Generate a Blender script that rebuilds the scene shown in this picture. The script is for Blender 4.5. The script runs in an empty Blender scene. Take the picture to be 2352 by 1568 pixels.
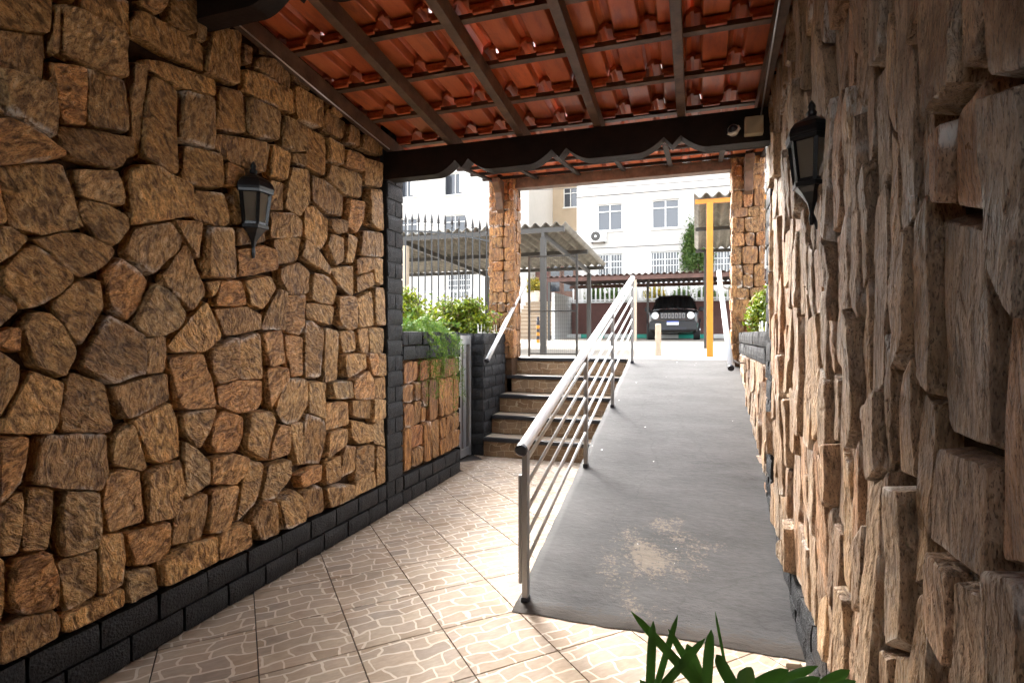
import bpy, math, random
import numpy as np
from mathutils import Vector, Matrix

# ---------------------------------------------------------------- camera, sky, sun, exposure
scene = bpy.context.scene
cam_data = bpy.data.cameras.new('camera')
cam = bpy.data.objects.new('camera', cam_data)
scene.collection.objects.link(cam)
scene.camera = cam
cam.location = (0.0, 0.0, 1.25)
cam.rotation_euler = (math.radians(90), 0, math.radians(18.53))
cam_data.sensor_width = 36.0
cam_data.lens = 36.0 * 1265.0 / 2352.0
cam_data.shift_y = -16.0 / 2352.0
cam_data.clip_start = 0.02
cam_data.clip_end = 2000.0

SUN_AZ, SUN_EL = -40.0, 36.0          # degrees: azimuth from +Y towards +X, elevation
world = bpy.data.worlds.new('World')
scene.world = world
world.use_nodes = True
wn = world.node_tree.nodes
wl = world.node_tree.links
wn.clear()
w_out = wn.new('ShaderNodeOutputWorld')
w_bg = wn.new('ShaderNodeBackground')
w_sky = wn.new('ShaderNodeTexSky')
w_sky.sky_type = 'NISHITA'
w_sky.sun_disc = False
w_sky.sun_elevation = math.radians(SUN_EL)
w_sky.sun_rotation = math.radians(SUN_AZ)
w_sky.air_density = 1.0
w_sky.dust_density = 5.0
w_hsv = wn.new('ShaderNodeHueSaturation')      # thin bright overcast: a pale, nearly white sky
w_hsv.inputs['Saturation'].default_value = 0.25
w_bg.inputs['Strength'].default_value = 0.15
wl.new(w_sky.outputs[0], w_hsv.inputs['Color'])
wl.new(w_hsv.outputs[0], w_bg.inputs['Color'])
wl.new(w_bg.outputs[0], w_out.inputs['Surface'])

sun_data = bpy.data.lights.new('sun', 'SUN')
sun_data.energy = 0.6
sun_data.angle = math.radians(36)
sun_data.color = (1.0, 0.96, 0.90)
sun = bpy.data.objects.new('sun', sun_data)
scene.collection.objects.link(sun)
_el, _az = math.radians(SUN_EL), math.radians(SUN_AZ)
_sd = Vector((math.sin(_az) * math.cos(_el), math.cos(_az) * math.cos(_el), math.sin(_el)))
sun.rotation_euler = _sd.to_track_quat('Z', 'Y').to_euler()

vs = scene.view_settings
vs.view_transform = 'Standard'
vs.look = 'None'
vs.gamma = 1.0
vs.use_curve_mapping = False
vs.exposure = 3.7
scene.cycles.use_adaptive_sampling = True
scene.cycles.adaptive_threshold = 0.025
scene.cycles.max_bounces = 6
scene.cycles.diffuse_bounces = 4
scene.cycles.glossy_bounces = 3
scene.cycles.transmission_bounces = 4
scene.cycles.caustics_reflective = False
scene.cycles.caustics_refractive = False

C = scene.collection
rnd = random.Random(11)

# ---------------------------------------------------------------- object helpers
def link(o, parent=None):
    C.objects.link(o)
    if parent is not None:
        o.parent = parent
    return o

def thing(name, label, cat, loc=(0, 0, 0), group=None, rotz=0.0):
    o = bpy.data.objects.new(name, None)
    o.empty_display_size = 0.05
    o.location = loc
    o.rotation_euler = (0, 0, rotz)
    o['label'] = label
    o['category'] = cat
    if group:
        o['group'] = group
    return link(o)

def structure(o):
    o['kind'] = 'structure'
    return o

def tag(o, label, cat, group=None):
    o['label'] = label
    o['category'] = cat
    if group:
        o['group'] = group
    return o

def mesh_data(name, verts, faces, mat=None, smooth=False):
    me = bpy.data.meshes.new(name)
    if isinstance(verts, np.ndarray):
        verts = verts.tolist()
    me.from_pydata(verts, [], faces)
    if mat is not None:
        me.materials.append(mat)
    if smooth:
        me.polygons.foreach_set('use_smooth', [True] * len(me.polygons))
    me.update()
    return me

def obj(name, me, parent=None, loc=None, rot=None, scale=None):
    o = bpy.data.objects.new(name, me)
    if loc is not None:
        o.location = loc
    if rot is not None:
        o.rotation_euler = rot
    if scale is not None:
        o.scale = scale
    return link(o, parent)

def copy_tree(o, parent=None):
    c = o.copy()
    link(c, parent)
    for ch in list(o.children):
        copy_tree(ch, c)
    return c

class MB:
    """collects simple solids into one mesh"""
    def __init__(self):
        self.v, self.f = [], []
    def add(self, verts, faces):
        n = len(self.v)
        self.v += [tuple(p) for p in verts]
        self.f += [tuple(i + n for i in f) for f in faces]
        return self
    def box(self, x0, x1, y0, y1, z0, z1):
        return self.add([(x0, y0, z0), (x1, y0, z0), (x1, y1, z0), (x0, y1, z0),
                         (x0, y0, z1), (x1, y0, z1), (x1, y1, z1), (x0, y1, z1)],
                        [(0, 3, 2, 1), (4, 5, 6, 7), (0, 1, 5, 4), (1, 2, 6, 5), (2, 3, 7, 6), (3, 0, 4, 7)])
    def bar(self, a, b, w, h, up=(0, 0, 1)):
        a, b = Vector(a), Vector(b)
        d = (b - a).normalized()
        s = d.cross(Vector(up))
        if s.length < 1e-5:
            s = d.cross(Vector((1, 0, 0)))
        s.normalize()
        t = s.cross(d).normalized()
        vs_ = []
        for p in (a, b):
            for i, j in ((-1, -1), (1, -1), (1, 1), (-1, 1)):
                vs_.append(p + s * (w / 2 * i) + t * (h / 2 * j))
        return self.add(vs_, [(0, 3, 2, 1), (4, 5, 6, 7), (0, 1, 5, 4), (1, 2, 6, 5), (2, 3, 7, 6), (3, 0, 4, 7)])
    def tube(self, pts, r, n=12, cap=True):
        pts = [Vector(p) for p in pts]
        rr = r if isinstance(r, (list, tuple)) else [r] * len(pts)
        rings = []
        ref = None
        for i, p in enumerate(pts):
            d = (pts[min(i + 1, len(pts) - 1)] - pts[max(i - 1, 0)]).normalized()
            if ref is None:
                ref = Vector((0, 0, 1)) if abs(d.z) < 0.9 else Vector((1, 0, 0))
            s = d.cross(ref).normalized()
            t = s.cross(d).normalized()
            ref = t
            rings.append([p + (s * math.cos(2 * math.pi * k / n) + t * math.sin(2 * math.pi * k / n)) * rr[i] for k in range(n)])
        vs_ = [q for ring in rings for q in ring]
        fs = []
        for i in range(len(rings) - 1):
            for k in range(n):
                fs.append((i * n + k, i * n + (k + 1) % n, (i + 1) * n + (k + 1) % n, (i + 1) * n + k))
        if cap:
            fs.append(tuple(range(n - 1, -1, -1)))
            fs.append(tuple((len(rings) - 1) * n + k for k in range(n)))
        return self.add(vs_, fs)
    def lathe(self, prof, n=16, cx=0, cy=0, phase=0.0):
        vs_, fs = [], []
        for r, z in prof:
            for k in range(n):
                a = 2 * math.pi * k / n + phase
                vs_.append((cx + r * math.cos(a), cy + r * math.sin(a), z))
        for i in range(len(prof) - 1):
            for k in range(n):
                fs.append((i * n + k, i * n + (k + 1) % n, (i + 1) * n + (k + 1) % n, (i + 1) * n + k))
        fs.append(tuple(range(n - 1, -1, -1)))
        fs.append(tuple((len(prof) - 1) * n + k for k in range(n)))
        return self.add(vs_, fs)
    def prism(self, poly, a, b, axis='y'):
        """extrude a 2D polygon between a and b along an axis"""
        n = len(poly)
        def P(p, t):
            if axis == 'y':
                return (p[0], t, p[1])
            if axis == 'x':
                return (t, p[0], p[1])
            return (p[0], p[1], t)
        vs_ = [P(p, a) for p in poly] + [P(p, b) for p in poly]
        fs = [tuple(range(n)), tuple(range(2 * n - 1, n - 1, -1))]
        fs += [(i, i + n, (i + 1) % n + n, (i + 1) % n) for i in range(n)]
        return self.add(vs_, fs)
    def data(self, name, mat, smooth=False):
        me = mesh_data(name, self.v, self.f, mat, smooth)
        bm_fix(me)
        return me
    def build(self, name, mat, parent=None, smooth=False, bevel=0.0, loc=None, rot=None, seg=2):
        o = obj(name, self.data(name, mat, smooth), parent, loc, rot)
        if bevel:
            m = o.modifiers.new('bevel', 'BEVEL')
            m.width = bevel
            m.segments = seg
            m.limit_method = 'ANGLE'
            m.angle_limit = math.radians(40)
        return o

import bmesh
def bm_fix(me):
    bm = bmesh.new()
    bm.from_mesh(me)
    bmesh.ops.recalc_face_normals(bm, faces=bm.faces)
    bm.to_mesh(me)
    bm.free()

# ---------------------------------------------------------------- vectorised value noise
_perm = np.random.RandomState(5).rand(64, 64, 64)
def vnoise(p):
    p = np.asarray(p, float)
    i = np.floor(p).astype(int)
    f = p - i
    f = f * f * (3 - 2 * f)
    out = 0
    for dx in (0, 1):
        for dy in (0, 1):
            for dz in (0, 1):
                w = (f[:, 0] if dx else 1 - f[:, 0]) * (f[:, 1] if dy else 1 - f[:, 1]) * (f[:, 2] if dz else 1 - f[:, 2])
                out = out + w * _perm[(i[:, 0] + dx) % 64, (i[:, 1] + dy) % 64, (i[:, 2] + dz) % 64]
    return out * 2 - 1

# ---------------------------------------------------------------- materials
def new_mat(name):
    m = bpy.data.materials.new(name)
    m.use_nodes = True
    nt = m.node_tree
    b = nt.nodes['Principled BSDF']
    return m, nt, b

def N(nt, kind, **kw):
    n = nt.nodes.new(kind)
    for k, v in kw.items():
        if hasattr(n, k):
            setattr(n, k, v)
        else:
            n.inputs[k].default_value = v
    return n

def ramp(nt, stops, src=None, interp='LINEAR'):
    r = nt.nodes.new('ShaderNodeValToRGB')
    r.color_ramp.interpolation = interp
    e = r.color_ramp.elements
    while len(e) > 1:
        e.remove(e[-1])
    e[0].position, e[0].color = stops[0][0], (*stops[0][1], 1)
    for p, c in stops[1:]:
        x = e.new(p)
        x.color = (*c, 1)
    if src is not None:
        nt.links.new(src, r.inputs['Fac'])
    return r

def g(v):
    return (v, v, v)

def bump_to(nt, b, height, strength, dist, prev=None):
    bp = N(nt, 'ShaderNodeBump', Strength=strength, Distance=dist)
    nt.links.new(height, bp.inputs['Height'])
    if prev is not None:
        nt.links.new(prev.outputs[0], bp.inputs['Normal'])
    nt.links.new(bp.outputs[0], b.inputs['Normal'])
    return bp

def mixc(nt, a, b_, fac, mode='MIX'):
    m = nt.nodes.new('ShaderNodeMix')
    m.data_type = 'RGBA'
    m.blend_type = mode
    for sock, val in ((m.inputs[6], a), (m.inputs[7], b_)):
        if hasattr(val, 'links') or hasattr(val, 'is_output'):
            nt.links.new(val, sock)
        else:
            sock.default_value = (*val, 1)
    if hasattr(fac, 'is_output'):
        nt.links.new(fac, m.inputs[0])
    else:
        m.inputs[0].default_value = fac
    return m.outputs[2]

def math_n(nt, op, a, b_=None):
    m = nt.nodes.new('ShaderNodeMath')
    m.operation = op
    for i, v in enumerate((a, b_)):
        if v is None:
            continue
        if hasattr(v, 'is_output'):
            nt.links.new(v, m.inputs[i])
        else:
            m.inputs[i].default_value = v
    return m.outputs[0]

def plain(name, col, rough=0.6, metal=0.0, spec=0.5, noise=0.0, nscale=20.0, bump=0.0, bscale=60.0, coat=0.0):
    m, nt, b = new_mat(name)
    b.inputs['Roughness'].default_value = rough
    b.inputs['Metallic'].default_value = metal
    b.inputs['Specular IOR Level'].default_value = spec
    if coat:
        b.inputs['Coat Weight'].default_value = coat
        b.inputs['Coat Roughness'].default_value = 0.08
    tc = N(nt, 'ShaderNodeTexCoord')
    if noise:
        nz = N(nt, 'ShaderNodeTexNoise', Scale=nscale, Detail=6.0, Roughness=0.65)
        nt.links.new(tc.outputs['Object'], nz.inputs['Vector'])
        lo = tuple(max(0, c * (1 - noise)) for c in col)
        hi = tuple(min(1, c * (1 + noise)) for c in col)
        r = ramp(nt, [(0.3, lo), (0.7, hi)], nz.outputs['Fac'])
        nt.links.new(r.outputs[0], b.inputs['Base Color'])
    else:
        b.inputs['Base Color'].default_value = (*col, 1)
    if bump:
        nb = N(nt, 'ShaderNodeTexNoise', Scale=bscale, Detail=5.0)
        nt.links.new(tc.outputs['Object'], nb.inputs['Vector'])
        bump_to(nt, b, nb.outputs['Fac'], bump, 0.01)
    return m

def stone_mat(name, dark, mid, light, pale, rough=0.42, grain=(1, 1, 0.22), spin=1.7, con=0.85):
    """varnished split stone: fibrous grain, colour and grain direction differ from stone to stone"""
    m, nt, b = new_mat(name)
    tc = N(nt, 'ShaderNodeTexCoord')
    oi = N(nt, 'ShaderNodeObjectInfo')
    off = N(nt, 'ShaderNodeVectorMath', operation='SCALE')
    nt.links.new(oi.outputs['Random'], off.inputs['Scale'])
    off.inputs[0].default_value = (37, 71, 53)
    rot = N(nt, 'ShaderNodeVectorRotate', rotation_type='X_AXIS')
    ang = math_n(nt, 'MULTIPLY', math_n(nt, 'SUBTRACT', math_n(nt, 'POWER', oi.outputs['Random'], 2.0), 0.35), spin)
    nt.links.new(tc.outputs['Object'], rot.inputs['Vector'])
    nt.links.new(ang, rot.inputs['Angle'])
    add = N(nt, 'ShaderNodeVectorMath', operation='ADD')
    nt.links.new(rot.outputs[0], add.inputs[0])
    nt.links.new(off.outputs[0], add.inputs[1])
    st = N(nt, 'ShaderNodeVectorMath', operation='MULTIPLY')
    nt.links.new(add.outputs[0], st.inputs[0])
    st.inputs[1].default_value = grain
    fib = N(nt, 'ShaderNodeTexNoise', Scale=62.0, Detail=4.0, Roughness=0.72, Distortion=0.6)
    nt.links.new(st.outputs[0], fib.inputs['Vector'])
    blot = N(nt, 'ShaderNodeTexNoise', Scale=9.0, Detail=3.0, Roughness=0.6)
    nt.links.new(add.outputs[0], blot.inputs['Vector'])
    speck = N(nt, 'ShaderNodeTexNoise', Scale=330.0, Detail=1.0, Roughness=0.6)
    nt.links.new(st.outputs[0], speck.inputs['Vector'])
    c1 = ramp(nt, [(0.36, dark), (0.47, mid), (0.57, light), (0.70, pale)], fib.outputs['Fac'])
    c2 = ramp(nt, [(0.3, tuple(c * 0.55 for c in mid)), (0.5, mid), (0.72, light)], blot.outputs['Fac'])
    col = mixc(nt, c1.outputs[0], c2.outputs[0], 1.15 - con)
    tint = ramp(nt, [(0.0, (0.60, 0.50, 0.42)), (0.15, (1.05, 0.90, 0.68)), (0.3, (0.86, 0.84, 0.82)), (0.45, (1.40, 1.20, 0.90)), (0.6, (0.74, 0.62, 0.52)), (0.75, (1.15, 1.06, 0.96)), (0.9, (1.20, 0.86, 0.60)), (1.0, (0.80, 0.72, 0.66))], oi.outputs['Random'])
    col = mixc(nt, col, tint.outputs[0], 0.85, 'MULTIPLY')
    fib2 = N(nt, 'ShaderNodeTexNoise', Scale=26.0, Detail=2.0, Roughness=0.6, Distortion=1.2)
    nt.links.new(st.outputs[0], fib2.inputs['Vector'])
    streak = ramp(nt, [(0.36, (0.40, 0.33, 0.27)), (0.47, g(0.95)), (0.62, (1.30, 1.25, 1.16))], fib2.outputs['Fac'])
    col = mixc(nt, col, streak.outputs[0], con, 'MULTIPLY')
    crack = ramp(nt, [(0.33, (0.2, 0.16, 0.13)), (0.43, g(1))], speck.outputs['Fac'])
    col = mixc(nt, col, crack.outputs[0], 0.75, 'MULTIPLY')
    at = N(nt, 'ShaderNodeAttribute', attribute_name='raw')       # broken, unvarnished quartz ends
    rawf = math_n(nt, 'MULTIPLY', at.outputs['Fac'], ramp(nt, [(0.40, g(0)), (0.55, g(1))], fib.outputs['Fac']).outputs[0])
    col = mixc(nt, col, (0.80, 0.76, 0.70), rawf)
    nt.links.new(col, b.inputs['Base Color'])
    rr = ramp(nt, [(0.3, g(rough * 0.75)), (0.7, g(min(1, rough * 1.5)))], blot.outputs['Fac'])
    nt.links.new(rr.outputs[0], b.inputs['Roughness'])
    b0 = N(nt, 'ShaderNodeBump', Strength=0.8, Distance=0.03)
    nt.links.new(fib2.outputs['Fac'], b0.inputs['Height'])
    b1 = N(nt, 'ShaderNodeBump', Strength=0.9, Distance=0.012)
    nt.links.new(fib.outputs['Fac'], b1.inputs['Height'])
    nt.links.new(b0.outputs[0], b1.inputs['Normal'])
    bump_to(nt, b, speck.outputs['Fac'], 0.45, 0.005, b1)
    return m

M = {}
M['stone_l'] = stone_mat('golden brown split stone', (0.13, 0.063, 0.023), (0.43, 0.268, 0.115), (0.61, 0.425, 0.215), (0.80, 0.68, 0.49), 0.45, (1, 1, 0.55), 2.6, 0.85)
M['stone_r'] = stone_mat('tan split stone', (0.14, 0.092, 0.062), (0.37, 0.275, 0.198), (0.49, 0.385, 0.29), (0.70, 0.61, 0.51), 0.34, (1, 1, 0.30), 0.4, 0.55)
M['stone_c'] = stone_mat('orange brown split stone', (0.07, 0.03, 0.01), (0.26, 0.13, 0.05), (0.40, 0.23, 0.09), (0.55, 0.38, 0.2), 0.5)
M['mortar'] = plain('dark brown mortar', (0.048, 0.025, 0.012), 0.75, spec=0.2, noise=0.5, nscale=14, bump=0.8, bscale=70)
M['black_brick'] = plain('black painted brick', (0.013, 0.0133, 0.015), 0.45, spec=0.35, noise=0.5, nscale=30, bump=0.9, bscale=110)
M['black_mortar'] = plain('black painted mortar', (0.010, 0.010, 0.011), 0.6, spec=0.3, bump=0.6, bscale=90)
M['wood'] = plain('dark varnished wood', (0.12, 0.068, 0.043), 0.5, noise=0.5, nscale=9, bump=0.25, bscale=60)
M['beam_wood'] = plain('near black beam wood', (0.018, 0.010, 0.007), 0.65, spec=0.2, noise=0.4, nscale=7, bump=0.25, bscale=50)
M['white_metal'] = plain('white painted aluminium', (0.72, 0.73, 0.74), 0.3, 0.0)
M['grey_metal'] = plain('grey anodised aluminium', (0.33, 0.32, 0.31), 0.4, 0.7)
M['silver'] = plain('brushed aluminium', (0.72, 0.72, 0.72), 0.3, 0.85)
M['cap'] = plain('black plastic cap', (0.012, 0.012, 0.02), 0.4)
M['black_iron'] = plain('black lacquered iron', (0.010, 0.011, 0.013), 0.3)
M['dark_steel'] = plain('dark grey steel', (0.05, 0.047, 0.042), 0.5, 0.3)
M['granite'] = plain('black granite nosing', (0.022, 0.022, 0.025), 0.3, noise=0.4, nscale=200)
M['soil'] = plain('planter soil', (0.10, 0.06, 0.035), 0.95, noise=0.5, nscale=30, bump=1.0, bscale=60)
M['white_wall'] = plain('white rendered wall', (0.47, 0.45, 0.415), 0.8, noise=0.04, nscale=2)
M['cream_wall'] = plain('cream rendered wall', (0.40, 0.315, 0.22), 0.8, noise=0.06, nscale=2)
M['brown_wall'] = plain('maroon painted wall', (0.13, 0.055, 0.045), 0.7, noise=0.15, nscale=3, bump=0.2)
M['white_paint'] = plain('white paint', (0.64, 0.64, 0.62), 0.45)
M['step_riser'] = plain('ochre step riser', (0.26, 0.195, 0.13), 0.8)
M['cream_stone'] = plain('cream step stone', (0.42, 0.345, 0.255), 0.6, noise=0.1, nscale=8)
M['yard'] = plain('pale concrete yard', (0.25, 0.22, 0.18), 0.9, noise=0.12, nscale=1.2, bump=0.15, bscale=40)
M['lower_ground'] = plain('lower ground', (0.22, 0.20, 0.17), 0.9, noise=0.2, nscale=2)
M['landing'] = plain('landing stone', (0.34, 0.295, 0.24), 0.6, noise=0.1, nscale=6)
M['corrugated'] = plain('weathered fibre cement sheet', (0.19, 0.18, 0.155), 0.9, noise=0.35, nscale=5, bump=0.3, bscale=80)
M['corrugated_brown'] = plain('brown corrugated sheet', (0.085, 0.042, 0.032), 0.8, noise=0.4, nscale=6)
M['yellow'] = plain('yellow painted post', (0.50, 0.19, 0.006), 0.5, noise=0.12, nscale=12)
M['glass_dark'] = plain('dark window glass', (0.03, 0.035, 0.045), 0.08, spec=0.8)
M['door'] = plain('brown wooden door', (0.10, 0.045, 0.025), 0.5, noise=0.2, nscale=6)
M['terracotta_white'] = plain('pale clay pot', (0.62, 0.52, 0.42), 0.7)
M['teal'] = plain('teal paint', (0.02, 0.33, 0.25), 0.5)
M['bark'] = plain('bark', (0.09, 0.06, 0.04), 0.9, noise=0.3, nscale=20, bump=0.8)
M['beige_plastic'] = plain('aged beige plastic', (0.42, 0.34, 0.22), 0.5)
M['white_plastic'] = plain('white plastic', (0.7, 0.68, 0.62), 0.4)

def roof_tile_mat():
    m, nt, b = new_mat('red glazed roof tile')
    tc = N(nt, 'ShaderNodeTexCoord')
    oi = N(nt, 'ShaderNodeObjectInfo')
    nz = N(nt, 'ShaderNodeTexNoise', Scale=14.0, Detail=6.0, Roughness=0.65)
    ad = N(nt, 'ShaderNodeVectorMath', operation='ADD')
    nt.links.new(tc.outputs['Object'], ad.inputs[0])
    cv = N(nt, 'ShaderNodeCombineXYZ')
    nt.links.new(math_n(nt, 'MULTIPLY', oi.outputs['Random'], 60), cv.inputs[0])
    nt.links.new(cv.outputs[0], ad.inputs[1])
    st = N(nt, 'ShaderNodeVectorMath', operation='MULTIPLY')
    st.inputs[1].default_value = (1.6, 0.35, 1.6)
    nt.links.new(ad.outputs[0], st.inputs[0])
    nt.links.new(st.outputs[0], nz.inputs['Vector'])
    r = ramp(nt, [(0.25, (0.30, 0.060, 0.022)), (0.5, (0.58, 0.135, 0.045)), (0.8, (0.66, 0.21, 0.09))], nz.outputs['Fac'])
    tint = ramp(nt, [(0, (0.55, 0.50, 0.48)), (0.2, (0.85, 0.82, 0.8)), (0.5, g(1)), (0.8, (0.95, 1.15, 1.2)), (1, (1.15, 1.0, 0.9))], oi.outputs['Random'])
    nt.links.new(mixc(nt, r.outputs[0], tint.outputs[0], 0.9, 'MULTIPLY'), b.inputs['Base Color'])
    rr = ramp(nt, [(0.3, g(0.3)), (0.75, g(0.6))], nz.outputs['Fac'])
    nt.links.new(rr.outputs[0], b.inputs['Roughness'])
    bump_to(nt, b, nz.outputs['Fac'], 0.15, 0.01)
    return m
M['roof_tile'] = roof_tile_mat()

def paving_print(name, cells, line, bw, bh, mortar, rough, swap=True, wob_amt=0.05):
    """ceramic tile printed with irregular courses of flat stones"""
    m, nt, b = new_mat(name)
    tc = N(nt, 'ShaderNodeTexCoord')
    oi = N(nt, 'ShaderNodeObjectInfo')
    ad = N(nt, 'ShaderNodeVectorMath', operation='ADD')
    cv = N(nt, 'ShaderNodeCombineXYZ')
    nt.links.new(math_n(nt, 'MULTIPLY', oi.outputs['Random'], 9.7), cv.inputs[0])
    nt.links.new(math_n(nt, 'MULTIPLY', oi.outputs['Random'], 4.3), cv.inputs[1])
    nt.links.new(tc.outputs['Object'], ad.inputs[0])
    nt.links.new(cv.outputs[0], ad.inputs[1])
    sx = N(nt, 'ShaderNodeSeparateXYZ')
    nt.links.new(ad.outputs[0], sx.inputs[0])
    sw = N(nt, 'ShaderNodeCombineXYZ')
    nt.links.new(sx.outputs[1 if swap else 0], sw.inputs[0])
    nt.links.new(sx.outputs[0 if swap else 2], sw.inputs[1])
    prev = sw
    for sc_, am in ((5.0, wob_amt * 2.3), (15.0, wob_amt * 0.6)):
        wob = N(nt, 'ShaderNodeTexNoise', Scale=sc_, Detail=1.0)
        nt.links.new(sw.outputs[0], wob.inputs['Vector'])
        wv = N(nt, 'ShaderNodeVectorMath', operation='MULTIPLY')
        wv.inputs[1].default_value = (am, am * 0.8, 0)
        nt.links.new(wob.outputs['Color'], wv.inputs[0])
        ad2 = N(nt, 'ShaderNodeVectorMath', operation='ADD')
        nt.links.new(prev.outputs[0], ad2.inputs[0])
        nt.links.new(wv.outputs[0], ad2.inputs[1])
        prev = ad2
    br = nt.nodes.new('ShaderNodeTexBrick')
    br.offset = 0.43
    br.offset_frequency = 2
    br.squash = 1.35
    br.squash_frequency = 3
    br.inputs['Color1'].default_value = (0, 0, 0, 1)
    br.inputs['Color2'].default_value = (1, 1, 1, 1)
    br.inputs['Mortar'].default_value = (0.5, 0.5, 0.5, 1)
    br.inputs['Scale'].default_value = 1.0
    br.inputs['Mortar Size'].default_value = mortar
    br.inputs['Mortar Smooth'].default_value = 0.25
    br.inputs['Brick Width'].default_value = bw
    br.inputs['Row Height'].default_value = bh
    nt.links.new(prev.outputs[0], br.inputs['Vector'])
    cr = ramp(nt, cells, br.outputs['Color'])
    gr = N(nt, 'ShaderNodeTexNoise', Scale=40.0, Detail=4.0, Roughness=0.7)
    st2 = N(nt, 'ShaderNodeVectorMath', operation='MULTIPLY')
    st2.inputs[1].default_value = (1.6, 0.5, 1.6)
    nt.links.new(ad.outputs[0], st2.inputs[0])
    nt.links.new(st2.outputs[0], gr.inputs['Vector'])
    gcol = ramp(nt, [(0.3, g(0.80)), (0.7, g(1.14))], gr.outputs['Fac'])
    cc = mixc(nt, cr.outputs[0], gcol.outputs[0], 0.8, 'MULTIPLY')
    cc = mixc(nt, cc, line, br.outputs['Fac'])
    # scuffs and grime of its own shape across the floor
    geo = N(nt, 'ShaderNodeNewGeometry')
    dn = N(nt, 'ShaderNodeTexNoise', Scale=2.3, Detail=5.0, Roughness=0.65)
    nt.links.new(geo.outputs['Position'], dn.inputs['Vector'])
    dcol = ramp(nt, [(0.35, (0.80, 0.77, 0.74)), (0.6, g(1.0))], dn.outputs['Fac'])
    cc = mixc(nt, cc, dcol.outputs[0], 0.8, 'MULTIPLY')
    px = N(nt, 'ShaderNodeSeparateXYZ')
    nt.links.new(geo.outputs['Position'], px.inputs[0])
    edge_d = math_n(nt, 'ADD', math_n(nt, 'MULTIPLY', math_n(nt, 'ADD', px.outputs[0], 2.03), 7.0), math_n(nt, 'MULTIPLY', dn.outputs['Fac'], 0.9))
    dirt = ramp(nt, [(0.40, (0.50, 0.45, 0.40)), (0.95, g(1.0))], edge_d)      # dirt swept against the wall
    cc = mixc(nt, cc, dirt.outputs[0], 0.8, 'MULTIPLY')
    nt.links.new(cc, b.inputs['Base Color'])
    rr = ramp(nt, [(0.35, g(min(1, rough * 1.5))), (0.65, g(rough))], dn.outputs['Fac'])
    nt.links.new(rr.outputs[0], b.inputs['Roughness'])
    b.inputs['Specular IOR Level'].default_value = 0.22
    b1 = N(nt, 'ShaderNodeBump', Strength=0.2, Distance=0.003)
    b1.invert = True
    nt.links.new(br.outputs['Fac'], b1.inputs['Height'])
    bump_to(nt, b, gr.outputs['Fac'], 0.12, 0.002, b1)
    return m
M['floor_tile'] = paving_print('beige stone print tile',
    [(0.0, (0.41, 0.315, 0.23)), (0.3, (0.50, 0.395, 0.30)), (0.6, (0.42, 0.34, 0.27)), (0.8, (0.52, 0.42, 0.315)), (1.0, (0.36, 0.295, 0.24))],
    (0.72, 0.635, 0.53), 0.105, 0.068, 0.0050, 0.55)
M['riser_tile'] = paving_print('brown stone print tile',
    [(0.0, (0.19, 0.115, 0.062)), (0.4, (0.28, 0.18, 0.102)), (0.7, (0.23, 0.152, 0.094)), (1.0, (0.31, 0.20, 0.115))],
    (0.40, 0.31, 0.21), 0.105, 0.066, 0.0035, 0.4, False, 0.06)
M['tread_tile'] = plain('pale tread stone', (0.46, 0.38, 0.29), 0.4, noise=0.15, nscale=14)
M['grout'] = plain('dark grout', (0.035, 0.028, 0.024), 0.8)

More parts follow.
